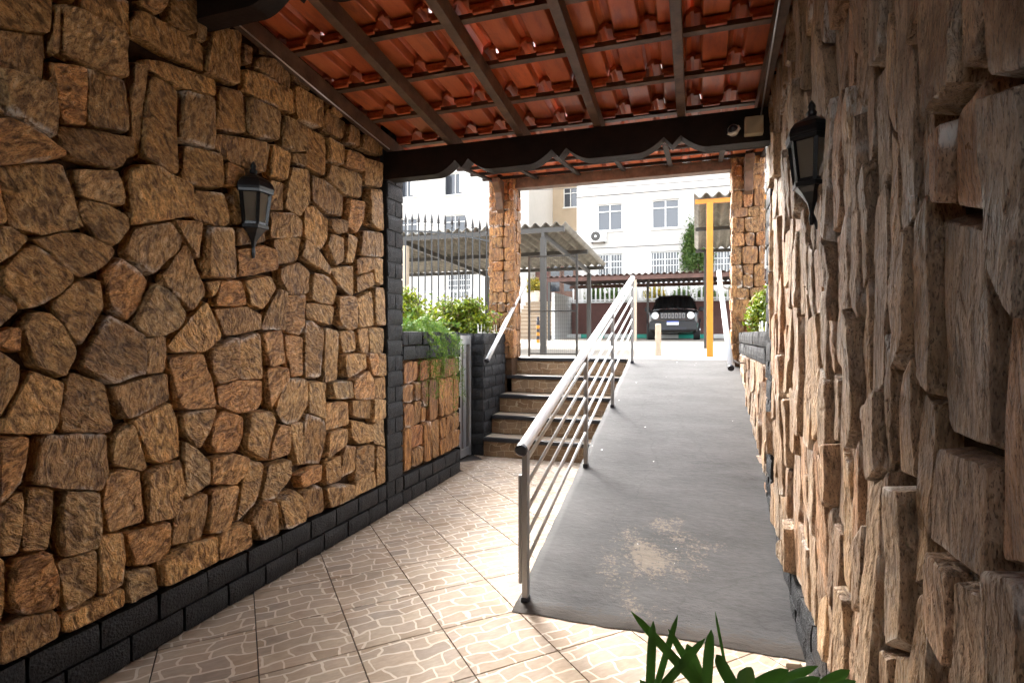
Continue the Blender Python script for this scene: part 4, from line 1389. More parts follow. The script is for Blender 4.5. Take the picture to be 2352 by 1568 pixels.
def stone(parent, poly, org, ea, eb, en, relief, mat, seed, step=0.016, inner=6, rough=1.0, raw=0.6):
    """one split stone: a 2D outline (metres, on the wall plane) raised by `relief` along the wall normal"""
    R_ = random.Random(seed)
    P = np.array(poly)
    c = P.mean(0)
    if np.sum(P[:, 0] * np.roll(P[:, 1], -1) - np.roll(P[:, 0], -1) * P[:, 1]) < 0:
        P = P[::-1]
    # cut the corners a little, then resample the outline
    Q = []
    n = len(P)
    for i in range(n):
        a, b_ = P[i], P[(i + 1) % n]
        k = R_.uniform(0.03, 0.09)
        Q += [a + (b_ - a) * k, b_ - (b_ - a) * R_.uniform(0.03, 0.09)]
    Q = np.array(Q)
    seg = np.linalg.norm(np.roll(Q, -1, 0) - Q, axis=1)
    L = seg.sum()
    m = int(min(72, max(18, L / step)))
    cum = np.concatenate([[0], np.cumsum(seg)])
    t = np.arange(m) / m * L
    idx = np.clip(np.searchsorted(cum, t, 'right') - 1, 0, len(Q) - 1)
    f = ((t - cum[idx]) / np.maximum(seg[idx], 1e-9))[:, None]
    B = Q[idx] * (1 - f) + Q[(idx + 1) % len(Q)] * f
    so = R_.uniform(0, 50)
    size = math.sqrt(L * L / 16)
    rings, hs = [], []
    D = c - B
    dl = np.linalg.norm(D, axis=1)[:, None]
    for k, (ins, hh) in enumerate(((-0.015, -0.012 / relief), (-0.010, 0.40), (-0.004, 0.95), (-0.001, 0.995))):
        jit = vnoise(np.c_[B * 22, np.full(m, so + k * 0.8)])[:, None] * 0.004 + vnoise(np.c_[B * 60, np.full(m, so + 9 + k)])[:, None] * 0.0028
        jit = jit * (0.4 if k == 0 else 1.0) * rough
        amt = np.clip((ins + jit) / dl, -0.3, 0.55)
        rings.append(B + D * amt)
        hs.append(np.full(m, hh * relief))
    top = rings[-1]
    for k in range(1, inner):
        fr = k / inner
        rings.append(top + (c - top) * fr)
        hs.append(np.full(m, relief))
    A2 = np.concatenate(rings + [c[None, :]])
    H = np.concatenate(hs + [np.array([relief])])
    face = np.clip(H / relief, 0, 1) ** 2
    tx, ty = R_.uniform(-1, 1) * 0.09 * rough, R_.uniform(-1, 1) * 0.07 * rough
    d = A2 - c
    ga = R_.uniform(-0.5, 0.5)
    u = d[:, 0] * math.cos(ga) + d[:, 1] * math.sin(ga)
    v = -d[:, 0] * math.sin(ga) + d[:, 1] * math.cos(ga)
    n1 = vnoise(np.c_[u * 9, v * 6, np.full(len(u), so)])
    n2 = vnoise(np.c_[u * 42, v * 12, np.full(len(u), so + 3)])
    n3 = np.floor(vnoise(np.c_[u * 16, v * 7, np.full(len(u), so + 7)]) * 2.2) / 2.2
    H = H + face * (d[:, 0] * tx + d[:, 1] * ty + rough * (0.005 * n1 + 0.003 * n2 + 0.0045 * n3))
    ea, eb, en, org = map(np.array, (ea, eb, en, org))
    W = org + c[0] * ea + c[1] * eb
    V = d[:, :1] * ea + d[:, 1:] * eb + H[:, None] * en
    flip = np.dot(np.cross(ea, eb), en) < 0
    nr = len(rings)
    F = []
    for i in range(nr - 1):
        for k in range(m):
            q = (i * m + k, i * m + (k + 1) % m, (i + 1) * m + (k + 1) % m, (i + 1) * m + k)
            F.append(q[::-1] if flip else q)
    ci = nr * m
    for k in range(m):
        q = ((nr - 1) * m + k, (nr - 1) * m + (k + 1) % m, ci)
        F.append(q[::-1] if flip else q)
    me = mesh_data('stone', V, F, mat)
    dz = np.abs(D[:, 1]) / np.maximum(dl[:, 0], 1e-6)
    nb = vnoise(np.c_[B * 14, np.full(m, so + 20)]) + R_.uniform(-0.9, 0.35)
    rawv = np.clip((dz - 0.62) / 0.25, 0, 1) * np.clip(nb * 2.5, 0, 1) * raw
    at = np.zeros(len(V))
    for k in (1, 2, 3):
        at[k * m:(k + 1) * m] = rawv
    me.attributes.new('raw', 'FLOAT', 'POINT').data.foreach_set('value', at)
    return obj('stone', me, parent, tuple(W))

_brick_cache = {}
def brick_mesh(l, h, dpt, var, mat):
    """rough faced brick, x along, y depth (front at y=0, back at +dpt), z up, centred on x and z"""
    key = (round(l, 3), round(h, 3), round(dpt, 3), var, mat.name)
    if key in _brick_cache:
        return _brick_cache[key]
    nx, nz = max(3, int(l / 0.03)), max(3, int(h / 0.03))
    xs = np.linspace(-l / 2, l / 2, nx + 1)
    zs = np.linspace(-h / 2, h / 2, nz + 1)
    V, F = [], []
    for j, z in enumerate(zs):
        for i, x in enumerate(xs):
            e = 1.0 if (i in (0, nx) or j in (0, nz)) else 0.0
            nz_ = vnoise(np.array([[x * 18 + var * 13, z * 18, var * 5.0]]))[0]
            V.append((x * (1 - 0.008 * e), -0.004 * nz_ + 0.006 * e, z * (1 - 0.02 * e)))
    nfront = len(V)
    for j in range(nz):
        for i in range(nx):
            a = j * (nx + 1) + i
            F.append((a, a + 1, a + nx + 2, a + nx + 1))
    V += [(-l / 2, dpt, -h / 2), (l / 2, dpt, -h / 2), (l / 2, dpt, h / 2), (-l / 2, dpt, h / 2)]
    b0 = nfront
    F.append((b0, b0 + 3, b0 + 2, b0 + 1))
    bot = [i for i in range(nx + 1)]
    topi = [nz * (nx + 1) + i for i in range(nx + 1)]
    lef = [j * (nx + 1) for j in range(nz + 1)]
    rig = [j * (nx + 1) + nx for j in range(nz + 1)]
    F.append(tuple([b0, b0 + 1] + bot[::-1]))
    F.append(tuple([b0 + 2, b0 + 3] + topi))
    F.append(tuple([b0 + 3, b0] + lef))
    F.append(tuple([b0 + 1, b0 + 2] + rig[::-1]))
    me = mesh_data('brick', V, F, mat)
    _brick_cache[key] = me
    return me

def bricks(parent, org, along, normal, length, z0, courses, bl=0.2285, bh=0.108, gap=0.009, first=0.0, mat=None, dpt=0.05, stagger=0.5):
    """courses of bricks whose front face looks along `normal`, running from org in direction `along` (both unit, horizontal)"""
    mat = mat or M['black_brick']
    along, normal = Vector(along), Vector(normal)
    # local x=along', y=-normal
    yv = -normal
    xv = yv.cross(Vector((0, 0, 1)))
    rot = Matrix((xv, yv, Vector((0, 0, 1)))).transposed().to_euler()
    for r in range(courses):
        start = -((first + (stagger * bl if r % 2 else 0.0)) % bl)
        s = start
        while s < length - 0.01:
            a, b_ = max(0.0, s), min(length, s + bl)
            s += bl
            if b_ - a < 0.035:
                continue
            l = b_ - a - gap
            me = brick_mesh(l, bh - gap, dpt, rnd.randrange(3), mat)
            c = Vector(org) + along * ((a + b_) / 2) + normal * rnd.uniform(-0.002, 0.003)
            obj('brick', me, parent, (c.x, c.y, z0 + (r + 0.5) * bh), rot)

def ztop(Y):
    return 2.52 + 0.118 * (3.34 - Y)

# ---------------------------------------------------------------- ground and floor
ground = structure(MB().box(-400, 400, -400, 6.66, -0.3, -0.025).build('ground', M['lower_ground']))
gv = [(-400, 6.7, 0.89), (400, 6.7, 0.89), (400, 24.2, 1.104), (-400, 24.2, 1.104), (-400, 900, 1.104), (400, 900, 1.104), (-400, 6.7, -0.3), (400, 6.7, -0.3)]
yard = structure(obj('yard', mesh_data('yard', gv, [(0, 1, 2, 3), (3, 2, 5, 4), (6, 7, 1, 0)], M['yard'])))

floor = structure(MB().box(-2.6, 0.6, -2.6, 5.35, -0.024, -0.006).build('floor', M['grout']))
TP = 0.355
def floor_tile_mesh():
    h = TP / 2 - 0.0021
    mb = MB()
    mb.box(-h, h, -h, h, -0.008, 0.0)
    me = mb.data('tile', M['floor_tile'])
    bm = bmesh.new()
    bm.from_mesh(me)
    bmesh.ops.bevel(bm, geom=[e for e in bm.edges if all(v.co.z > -0.001 for v in e.verts)], offset=0.0012, segments=1, affect='EDGES')
    bm.to_mesh(me)
    bm.free()
    return me
ft = floor_tile_mesh()
n0 = Vector((-1.525, 2.125))
e1, e2 = Vector((0.7071, -0.7071)), Vector((0.7071, 0.7071))
for i in range(-16, 17):
    for j in range(-16, 17):
        p = n0 + e1 * (TP * (i + 0.5)) + e2 * (TP * (j + 0.5))
        if -2.25 < p.x < 0.55 and -2.6 < p.y < 5.5 and not (p.x > -0.45 and p.y > 2.75):
            obj('tile', ft, floor, (p.x, p.y, 0.0), (rnd.uniform(-0.0015, 0.0015), rnd.uniform(-0.0015, 0.0015), -math.pi / 4 + rnd.choice((0, math.pi / 2 * 2))))

# ---------------------------------------------------------------- ramp
def ramp_z(y):
    return 0.98 * (y - 2.36) / (6.24 - 2.36)
def build_ramp():
    nx, ny = 26, 90
    V, F = [], []
    for j in range(ny + 1):
        t = j / ny
        y = 2.36 + t * 3.88
        xl = -0.79 + 0.075 * t
        for i in range(nx + 1):
            x = xl + (0.43 - xl) * i / nx
            yy = y
            if j == 0:
                yy += 0.014 * vnoise(np.array([[x * 5, 3.1, 0.5]]))[0] + 0.010 * vnoise(np.array([[x * 30, 1.1, 0.5]]))[0]
            xx = x
            if i == 0:
                xx += 0.006 * vnoise(np.array([[y * 14, 7.7, 0.5]]))[0]
            z = ramp_z(y) + 0.006 * vnoise(np.array([[x * 2.2, y * 2.2, 4.0]]))[0] * min(1, t * 12) + 0.0022 * vnoise(np.array([[x * 14, y * 14, 8.0]]))[0]
            if j == 0:
                z = 0.004
            if j == 1:
                z = max(z, 0.022 + 0.006 * vnoise(np.array([[x * 18, 0, 0]]))[0])
            V.append((xx, yy, z))
    w = nx + 1
    for j in range(ny):
        for i in range(nx):
            a = j * w + i
            F.append((a, a + 1, a + w + 1, a + w))
    b0 = len(V)
    for j in range(ny + 1):
        V.append((V[j * w][0], V[j * w][1], -0.005))
    for j in range(ny):
        F.append((j * w, (j + 1) * w, b0 + j + 1, b0 + j))
    return mesh_data('ramp', V, F, M['ramp'], True)
ramp_o = structure(obj('ramp', build_ramp()))

# ---------------------------------------------------------------- left stone wall
def backing(name, parent, x, y0, y1, z0f, z1f, thick, mat):
    """wall core with a slightly uneven room face at x, going away from the room by `thick` (signed)"""
    ny, nz = int((y1 - y0) / 0.06), 40
    V, F = [], []
    for i in range(ny + 1):
        y = y0 + (y1 - y0) * i / ny
        for j in range(nz + 1):
            z = z0f(y) + (z1f(y) - z0f(y)) * j / nz
            d = 0.006 * vnoise(np.array([[y * 15, z * 15, 2.2]]))[0]
            V.append((x + d * (1 if thick < 0 else -1), y, z))
    w = nz + 1
    for i in range(ny):
        for j in range(nz):
            a = i * w + j
            F.append((a, a + w, a + w + 1, a + 1))
    b0 = len(V)
    for i in (0, ny):
        y = y0 + (y1 - y0) * i / ny
        for z in (z0f(y), z1f(y)):
            V.append((x + thick, y, z))
    F.append((b0, b0 + 1, b0 + 3, b0 + 2))
    F.append(tuple([b0 + 2, b0 + 3] + [ny * w + j for j in range(nz, -1, -1)]))
    F.append(tuple([b0 + 1, b0] + [j for j in range(nz + 1)]))
    F.append(tuple([b0 + 3, b0 + 1] + [i * w + nz for i in range(ny + 1)]))
    me = mesh_data(name, V, F, mat)
    bm_fix(me)
    return obj(name, me, parent)

wall_l = thing('stone_wall', 'tall golden brown rubble stone wall filling the left side, with a wall lantern', 'wall', (-2.1, 1.4, 0))
def child_world(parent):
    return -Vector(parent.location)
# parts are placed in world coordinates, so the wall's Empty keeps its parts through an inverse offset
def attach(parent):
    inv = Matrix.Translation(parent.location).inverted()
    for ch in parent.children:
        ch.matrix_parent_inverse = inv

backing('mortar', wall_l, -2.088, -2.6, 3.34, lambda y: -0.02, lambda y: ztop(y) + 0.17, -0.25, M['mortar'])
for k, p in enumerate(polys(POLY_L)):
    R_ = random.Random(k)
    stone(wall_l, p, (-2.088, 0, 0), (0, 1, 0), (0, 0, 1), (1, 0, 0), 0.058 + R_.uniform(-0.014, 0.012), M['stone_l'], k)
bricks(wall_l, (-2.03, -0.6, 0), (0, 1, 0), (1, 0, 0), 3.94, 0.0, 2, first=(1.639 + 0.6) % 0.2285 * -1 + 0.114, dpt=0.06)
attach(wall_l)

# ---------------------------------------------------------------- right stone wall
wall_r = thing('stone_wall', 'tall tan wall of deeply projecting split stones on the right, beside the ramp', 'wall', (0.5, 1.4, 0))
backing('mortar', wall_r, 0.436, -2.6, 3.34, lambda y: -0.02, lambda y: ztop(y) + 0.17, 0.25, M['mortar'])
for k, p in enumerate(polys(POLY_R)):
    R_ = random.Random(k + 1000)
    cy = sum(q[0] for q in p) / len(p)
    near = 0.6 < cy < 2.2
    rel = 0.056 + R_.uniform(-0.022, 0.018)
    if R_.random() < 0.10:
        rel += 0.015
    stone(wall_r, p, (0.436, 0, 0), (0, 1, 0), (0, 0, 1), (-1, 0, 0), rel, M['stone_r'], k + 1000, 0.011 if near else 0.016, 9 if near else 6, 0.85, 0.75)
bricks(wall_r, (0.385, -0.6, 0), (0, 1, 0), (-1, 0, 0), 3.94, 0.0, 2, first=0.05, dpt=0.06)
attach(wall_r)

# unseen screen added behind the camera to cut light entering from the rear
bg2 = thing('back_light_screen', 'unseen cream sheet screen added behind the camera to hold back light', 'gate', (-0.85, -2.65, 0))
for k in range(4):
    MB().box(-2.08 + 0.625 * k, -1.46 + 0.625 * k, -2.68, -2.64, 0.03, 2.5).build('panel', M['cream_wall'], bg2)
for z in (0.25, 1.3, 2.4):
    MB().box(-2.08, 0.42, -2.638, -2.61, z - 0.03, z + 0.03).build('rail', M['dark_steel'], bg2)
attach(bg2)

# ---------------------------------------------------------------- pilasters at the ends of the tall walls
def pilaster(name, label, x, sgn, y0, y1, h):
    t = thing(name, label, 'pilaster', (x - sgn * 0.15, y0, 0))
    MB().box(min(x - sgn * 0.012, x - sgn * 0.3), max(x - sgn * 0.012, x - sgn * 0.3), y0 + 0.004, y1 - 0.014, -0.02, h).build('core', M['black_mortar'], t)
    nC = int(h / 0.11)
    bricks(t, (x, y0 + 0.004, 0), (0, 1, 0), (sgn, 0, 0), y1 - y0 - 0.004, 0.0, nC, bl=0.21, bh=0.11, dpt=0.02, stagger=0.5)
    bricks(t, (x - sgn * 0.3, y1, 0), (sgn, 0, 0), (0, 1, 0), 0.3, 0.0, nC, bl=0.21, bh=0.11, dpt=0.02)
    attach(t)
    return t
pilaster('brick_pilaster', 'black painted brick pilaster at the end of the left stone wall', -2.03, 1, 3.35, 3.565, 2.75)
pilaster('brick_pilaster', 'black painted brick pilaster at the end of the right stone wall', 0.385, -1, 3.35, 3.565, 2.75)

# ---------------------------------------------------------------- low planter walls
def planter_wall(label, x, sgn, y0, y1, ptxt, mat, seed):
    t = thing('planter_wall', label, 'wall', (x - sgn * 0.1, y0, 0))
    a, b_ = x - sgn * 0.055, x - sgn * 0.24
    MB().box(min(a, b_), max(a, b_), y0, y1 - 0.012, -0.02, 1.265).build('core', M['mortar'], t)
    for k, p in enumerate(polys(ptxt)):
        R_ = random.Random(k + seed)
        stone(t, p, (x - sgn * 0.055, 0, 0), (0, 1, 0), (0, 0, 1), (sgn, 0, 0), 0.05 + R_.uniform(-0.015, 0.015), mat, k + seed, 0.018, 5)
    bricks(t, (x, y0, 0), (0, 1, 0), (sgn, 0, 0), y1 - y0, 0.0, 2, first=0.1, dpt=0.05)
    bricks(t, (x, y0, 0), (0, 1, 0), (sgn, 0, 0), y1 - y0, 1.06, 2, first=0.04, dpt=0.05)
    bricks(t, (x - sgn * 0.24, y1, 0), (sgn, 0, 0), (0, 1, 0), 0.24, 0.0, 11, bh=0.116, dpt=0.011)
    attach(t)
planter_wall('low stone planter wall with black brick edging, left of the open floor', -2.03, 1, 3.57, 4.60, POLY_LL, M['stone_c'], 3000)
planter_wall('low stone planter wall with black brick edging, running up beside the ramp on the right', 0.40, -1, 3.57, 5.98, POLY_RL, M['stone_r'], 3200)

# black brick wall beside the stairs
t = thing('brick_wall', 'low black painted brick wall on the left of the stairs', 'wall', (-2.2, 5.3, 0))
MB().box(-2.42, -2.10, 5.312, 6.0, -0.02, 1.25).build('core', M['black_mortar'], t)
bricks(t, (-2.085, 5.31, 0), (0, 1, 0), (1, 0, 0), 0.69, 0.0, 11, bl=0.22, bh=0.115, first=0.08, dpt=0.014)
bricks(t, (-2.42, 5.30, 0), (1, 0, 0), (0, -1, 0), 0.332, 0.0, 11, bl=0.22, bh=0.115, dpt=0.011)
attach(t)

# ---------------------------------------------------------------- stairs
st = thing('staircase', 'five step staircase with brown print tile risers and black nosings', 'stairs', (-1.4, 5.3, 0))
SX0, SX1 = -2.08, -0.745
RH, TD, SY = 0.196, 0.245, 5.29
for k in range(5):
    y = SY + k * TD
    MB().box(SX0, SX1, y, y + (TD - 0.001 if k < 4 else 0.35), k * RH, k * RH + RH - 0.042).build('riser_core', M['mortar'], st)
    wt = (SX1 - SX0) / 4
    for q in range(4):
        MB().box(-wt / 2 + 0.0015, wt / 2 - 0.0015, -0.008, 0.0, 0.004, RH - 0.044).build('riser_tile', M['riser_tile'], st, loc=(SX0 + (q + 0.5) * wt, y - 0.002, k * RH))
    MB().box(SX0, SX1, y - 0.030, y + 0.03, (k + 1) * RH - 0.040, (k + 1) * RH).build('nosing', M['granite'], st, bevel=0.008)
    if k < 4:
        MB().box(SX0, SX1, y + 0.032, y + TD - 0.011, (k + 1) * RH - 0.040, (k + 1) * RH - 0.003).build('tread', M['tread_tile'], st)
attach(st)
structure(MB().box(-2.32, -0.70, 6.304, 6.75, 0.6, 0.977).build('landing', M['landing']))
structure(MB().box(-0.698, 0.42, 6.246, 6.75, 0.6, 0.979).build('landing', M['landing']))

# planter beds behind the low walls and retaining sides
structure(MB().box(-6.0, -2.272, 3.40, 6.69, -0.02, 1.215).build('planter_bed', M['soil']))
structure(MB().box(0.642, 3.5, 3.40, 6.69, -0.02, 1.215).build('planter_bed', M['soil']))

# ---------------------------------------------------------------- tiled roof over the passage
SLOPE = -0.118
def tile_mesh(mat, w=0.2, L=0.405):
    prof = [(-0.100, 0.052), (-0.076, 0.052), (-0.068, 0.048), (-0.060, 0.004), (-0.055, 0.0), (0.055, 0.0), (0.060, 0.004), (0.068, 0.048), (0.076, 0.052), (0.090, 0.065), (0.116, 0.065)]
    th = 0.011
    ys = [0.0, 0.020, 0.022, 0.20, L - 0.014, L - 0.012, L]
    V, F = [], []
    n = len(prof)
    for y in ys:
        dz = 0.027 * y / L
        lip = -0.013 if y < 0.021 else (-0.013 if y > L - 0.013 else 0.0)
        for x, z in prof:
            V.append((x, y, z + dz + lip))
        for x, z in prof:
            V.append((x, y, z + dz + th))
    for j in range(len(ys) - 1):
        a, b_ = j * 2 * n, (j + 1) * 2 * n
        for i in range(n - 1):
            F.append((a + i, a + i + 1, b_ + i + 1, b_ + i))
            F.append((a + n + i, b_ + n + i, b_ + n + i + 1, a + n + i + 1))
        F.append((a, b_, b_ + n, a + n))
        F.append((a + n - 1, a + 2 * n - 1, b_ + 2 * n - 1, b_ + n - 1))
    for base in (0, (len(ys) - 1) * 2 * n):
        for i in range(n - 1):
            F.append((base + i, base + n + i, base + n + i + 1, base + i + 1))
    mb = MB()
    mb.add(V, F)
    mb.box(-0.047, 0.046, 0.002, 0.020, -0.030, -0.012)      # hanging lug
    me = mb.data('roof_tile', mat)
    bm = bmesh.new()
    bm.from_mesh(me)
    bmesh.ops.bevel(bm, geom=[e for e in bm.edges if len(e.link_faces) == 2 and e.calc_face_angle(0) > 1.2], offset=0.0022, segments=2, affect='EDGES')
    bm.to_mesh(me)
    bm.free()
    return me
tm = tile_mesh(M['roof_tile'])

roof = thing('tiled_roof', 'red clay tile roof on dark rafters and battens, above the passage', 'roof', (-0.83, 1.2, 2.5))
ang = math.atan(SLOPE)
RAFT_H = 0.085
YF, YB = 3.72, -2.7
for x in (-2.02, -1.56, -1.07, -0.575, -0.085, 0.345):
    a = Vector((x, YB, ztop(YB) + RAFT_H / 2))
    b_ = Vector((x, YF, ztop(YF) + RAFT_H / 2))
    MB().bar(a, b_, 0.048, RAFT_H).build('rafter', M['wood'], roof, bevel=0.003)
BT = 0.028
rows = [3.485 - 0.365 * k for k in range(18)]
for y in rows + [3.735]:
    z = ztop(y) + RAFT_H + BT / 2 + 0.001
    m_ = MB().bar((-2.05, y, z), (0.40, y, z), 0.036, BT, up=(0, -SLOPE, 1))
    m_.build('batten', M['wood'], roof, bevel=0.002)
for y in rows:
    for c in range(-1, 13):
        x = -1.955 + 0.204 * c
        o = obj('roof_tile', tm, roof, (x + rnd.uniform(-0.003, 0.003), y - 0.048 + rnd.uniform(-0.006, 0.006), ztop(y - 0.046) + RAFT_H + BT + 0.004 + rnd.uniform(0, 0.002)),
                (ang + rnd.uniform(-0.005, 0.005), rnd.uniform(-0.003, 0.003), rnd.uniform(-0.008, 0.008)))

def beam_profile(x0, x1, zb, zt, motifs, rise=0.082, half=0.20):
    pts = [(x0, zt), (x0, zb)]
    for mx in motifs:
        pts.append((mx - half, zb))
        for k in range(1, 7):                       # hollow curve up to the first peak
            s = k / 6
            pts.append((mx - half + (half - 0.0475) * s, zb + rise * s ** 1.8))
        pts.append((mx, zb + rise * 0.36))          # tooth between the peaks
        pts.append((mx + 0.0475, zb + rise))
        for k in range(5, -1, -1):
            s = k / 6
            pts.append((mx + half - (half - 0.0475) * s, zb + rise * s ** 1.8))
    pts += [(x1, zb), (x1, zt)]
    return pts
def carved_beam(x0, x1, y0, y1, zb, zt, motifs, rise=0.082):
    pr = beam_profile(x0, x1, zb, zt, motifs, rise)
    mb = MB()
    n = len(pr)
    # split in vertical slices so that the concave outline triangulates cleanly
    low = pr[1:-1]
    V, F = [], []
    for y in (y0, y1):
        for x, z in low:
            V += [(x, y, z), (x, y, zt)]
    k = len(low)
    for i in range(k - 1):
        a, b_ = 2 * i, 2 * i + 2
        o2 = 2 * k
        F += [(a, b_, b_ + 1, a + 1), (o2 + a, o2 + a + 1, o2 + b_ + 1, o2 + b_), (a, o2 + a, o2 + b_, b_), (a + 1, b_ + 1, o2 + b_ + 1, o2 + a + 1)]
    F += [(0, 1, 2 * k + 1, 2 * k), (2 * k - 2, 4 * k - 2, 4 * k - 1, 2 * k - 1)]
    mb.add(V, F)
    return mb
mot = [-1.474, -0.814, -0.135]
b1 = carved_beam(-2.06, 0.41, 3.345, 3.45, 2.325, 2.512, mot).build('beam', M['beam_wood'], roof)
b1['label'] = 'near black timber beam with a carved lower edge'
carved_beam(-2.06, 0.41, 1.80, 1.90, 2.595, 2.775, [-1.55, -0.87, -0.19], 0.085).build('beam', M['beam_wood'], roof)
carved_beam(-2.06, 0.41, -0.9, -0.8, 2.87, 3.06, mot).build('beam', M['beam_wood'], roof)
attach(roof)

# thin cable along the right wall head, and one along the left rafter
for lab, pts in (('thin grey cable running along the roof edge above the right stone wall', [(0.318, 0.6, ztop(0.6) + 0.03), (0.322, 1.5, ztop(1.5) + 0.0), (0.318, 2.4, ztop(2.4) - 0.015), (0.335, 3.32, 2.45)]),
                 ('thin grey cable running along the rafter above the left stone wall', [(-1.987, 1.95, ztop(1.95) - 0.012), (-1.986, 2.6, ztop(2.6) - 0.02), (-1.988, 3.30, ztop(3.3) - 0.012)])):
    tag(MB().tube(pts, 0.004, 6).build('cable', M['silver'], smooth=True), lab, 'cable')

# junction box and sensor on the beam
t = thing('junction_box', 'small beige junction box on the beam beside the right stone wall', 'junction box', (0.30, 3.335, 2.40))
MB().box(-0.0475, 0.0475, -0.0475, 0.008, -0.0475, 0.0475).build('box_body', M['beige_plastic'], t, bevel=0.004)
MB().box(-0.047, 0.047, -0.052, -0.046, -0.047, 0.047).build('lid', M['beige_plastic'], t, bevel=0.003)
t = thing('motion_sensor', 'small round white sensor on the beam next to the junction box', 'sensor', (0.195, 3.335, 2.395))
MB().tube([(0, 0.008, 0), (0, -0.02, 0)], 0.030, 16).build('base', M['white_plastic'], t, smooth=False)
MB().tube([(0, -0.020, 0), (0, -0.036, 0), (0, -0.0475, 0)], [0.027, 0.023, 0.010], 16).build('dome', M['cap'], t, smooth=True)
MB().tube([(-0.03, -0.008, -0.018), (-0.012, -0.03, -0.026), (0.014, -0.034, -0.022), (0.028, -0.03, 0.0), (0.024, -0.02, 0.02)], [0.004, 0.009, 0.011, 0.010, 0.004], 8).build('shade', M['white_plastic'], t, smooth=True)

# ---------------------------------------------------------------- stone columns and the portico roof
def column(label, x0, x1, y0, y1, ptx, seed):
    h = 2.12
    z0 = 0.98
    t = thing('stone_column', label, 'column', ((x0 + x1) / 2, (y0 + y1) / 2, z0))
    i = 0.035
    MB().box(x0 + i, x1 - i, y0 + i, y1 - i, 0.5, z0 + h).build('core', M['mortar'], t)
    faces = [((x0, y0 + i, z0), (1, 0, 0), (0, -1, 0)), ((x1 - i, y0, z0), (0, 1, 0), (1, 0, 0)),
             ((x0 + i, y0, z0), (0, 1, 0), (-1, 0, 0)), ((x0, y1 - i, z0), (1, 0, 0), (0, 1, 0))]
    for fi, (org, ea, en) in enumerate(faces):
        for k, p in enumerate(polys(ptx[fi])):
            R_ = random.Random(seed + fi * 100 + k)
            stone(t, p, org, ea, (0, 0, 1), en, 0.034 + R_.uniform(-0.008, 0.008), M['stone_c'], seed + fi * 100 + k, 0.02, 4, 0.55)
    xc = (x0 + x1) / 2
    pr = [(y0 + 0.03, 2.62), (y0 + 0.03, 3.0), (y0 - 0.20, 3.0), (y0 - 0.20, 2.95), (y0 - 0.10, 2.86), (y0 - 0.04, 2.68)]
    MB().prism(pr, xc - 0.04, xc + 0.04, 'x').build('bracket', M['wood'], t, bevel=0.003)
    attach(t)
column('stone clad column left of the stairs with a wooden bracket', -2.29, -1.985, 5.98, 6.25, (POLY_C1, POLY_C2, POLY_C4, POLY_C3), 4000)
column('stone clad column right of the ramp with a wooden bracket', 0.335, 0.645, 5.98, 6.25, (POLY_C3, POLY_C4, POLY_C2, POLY_C1), 4600)

pr = thing('portico_roof', 'red tile roof over the two stone columns at the top of the stairs', 'roof', (-0.82, 6.1, 3.0))
MB().box(-2.31, 0.67, 6.045, 6.175, 2.935, 3.05).build('beam', M['wood'], pr, bevel=0.004)
S2 = 0.12
def z2(y):
    return 2.985 - S2 * (6.11 - y)
for x in (-2.22, -1.73, -1.24, -0.75, -0.26, 0.23, 0.62):
    MB().bar((x, 4.94, z2(4.94) + 0.05), (x, 6.36, z2(6.36) + 0.05), 0.045, 0.02).build('rafter', M['beam_wood'], pr)
a2 = math.atan(S2)
for r in range(4):
    yb = 6.36 - 0.36 * r
    zb_ = z2(yb) + 0.06
    MB().bar((-2.36, yb - 0.03, zb_ + 0.014), (0.72, yb - 0.03, zb_ + 0.014), 0.035, 0.026).build('batten', M['beam_wood'], pr)
    for c in range(15):
        obj('roof_tile', tm, pr, (-2.25 + 0.204 * c, yb, zb_ + 0.032), (-a2, 0, math.pi))
attach(pr)

# ---------------------------------------------------------------- railing of the ramp
rl = thing('ramp_railing', 'white tube handrail with five bars on grey posts, along the left edge of the ramp', 'railing', (-0.75, 2.43, 0))
HA, HB = Vector((-0.752, 2.375, 0.728)), Vector((-0.662, 6.13, 1.868))
def hr(y):
    return HA + (HB - HA) * ((y - HA.y) / (HB.y - HA.y))
o = MB().tube([HA, HB], 0.0272, 20, False).build('handrail', M['white_metal'], rl, smooth=True)
dirv = (HB - HA).normalized()
MB().tube([HA - dirv * 0.012, HA - dirv * 0.006, HA + dirv * 0.01], [0.021, 0.0285, 0.0285], 20).build('end_cap', M['cap'], rl)
MB().tube([HB - dirv * 0.01, HB + dirv * 0.008], 0.0295, 20).build('end_cap', M['cap'], rl)
posts = [2.44, 3.74, 4.82, 6.09]
for y in posts:
    p = hr(y)
    zb = ramp_z(y) - 0.01
    o = MB().box(p.x - 0.013, p.x + 0.013, y - 0.02, y + 0.02, zb, p.z - 0.012).build('post', M['grey_metal'], rl, bevel=0.002)
    MB().box(p.x - 0.016, p.x + 0.016, y - 0.023, y + 0.023, zb + 0.002, zb + 0.03).build('foot', M['cap'], rl)
MB().box(-0.782, -0.768, 2.425, 2.452, 0.10, 0.60).build('splice_strip', M['grey_metal'], rl, bevel=0.001)
for k in range(5):
    off = Vector((0, 0, -0.085 - 0.118 * k))
    a, b_ = hr(posts[0]) + off, hr(posts[3]) + off
    MB().tube([a, b_], 0.0092, 10).build('bar', M['white_metal'], rl, smooth=True)
attach(rl)

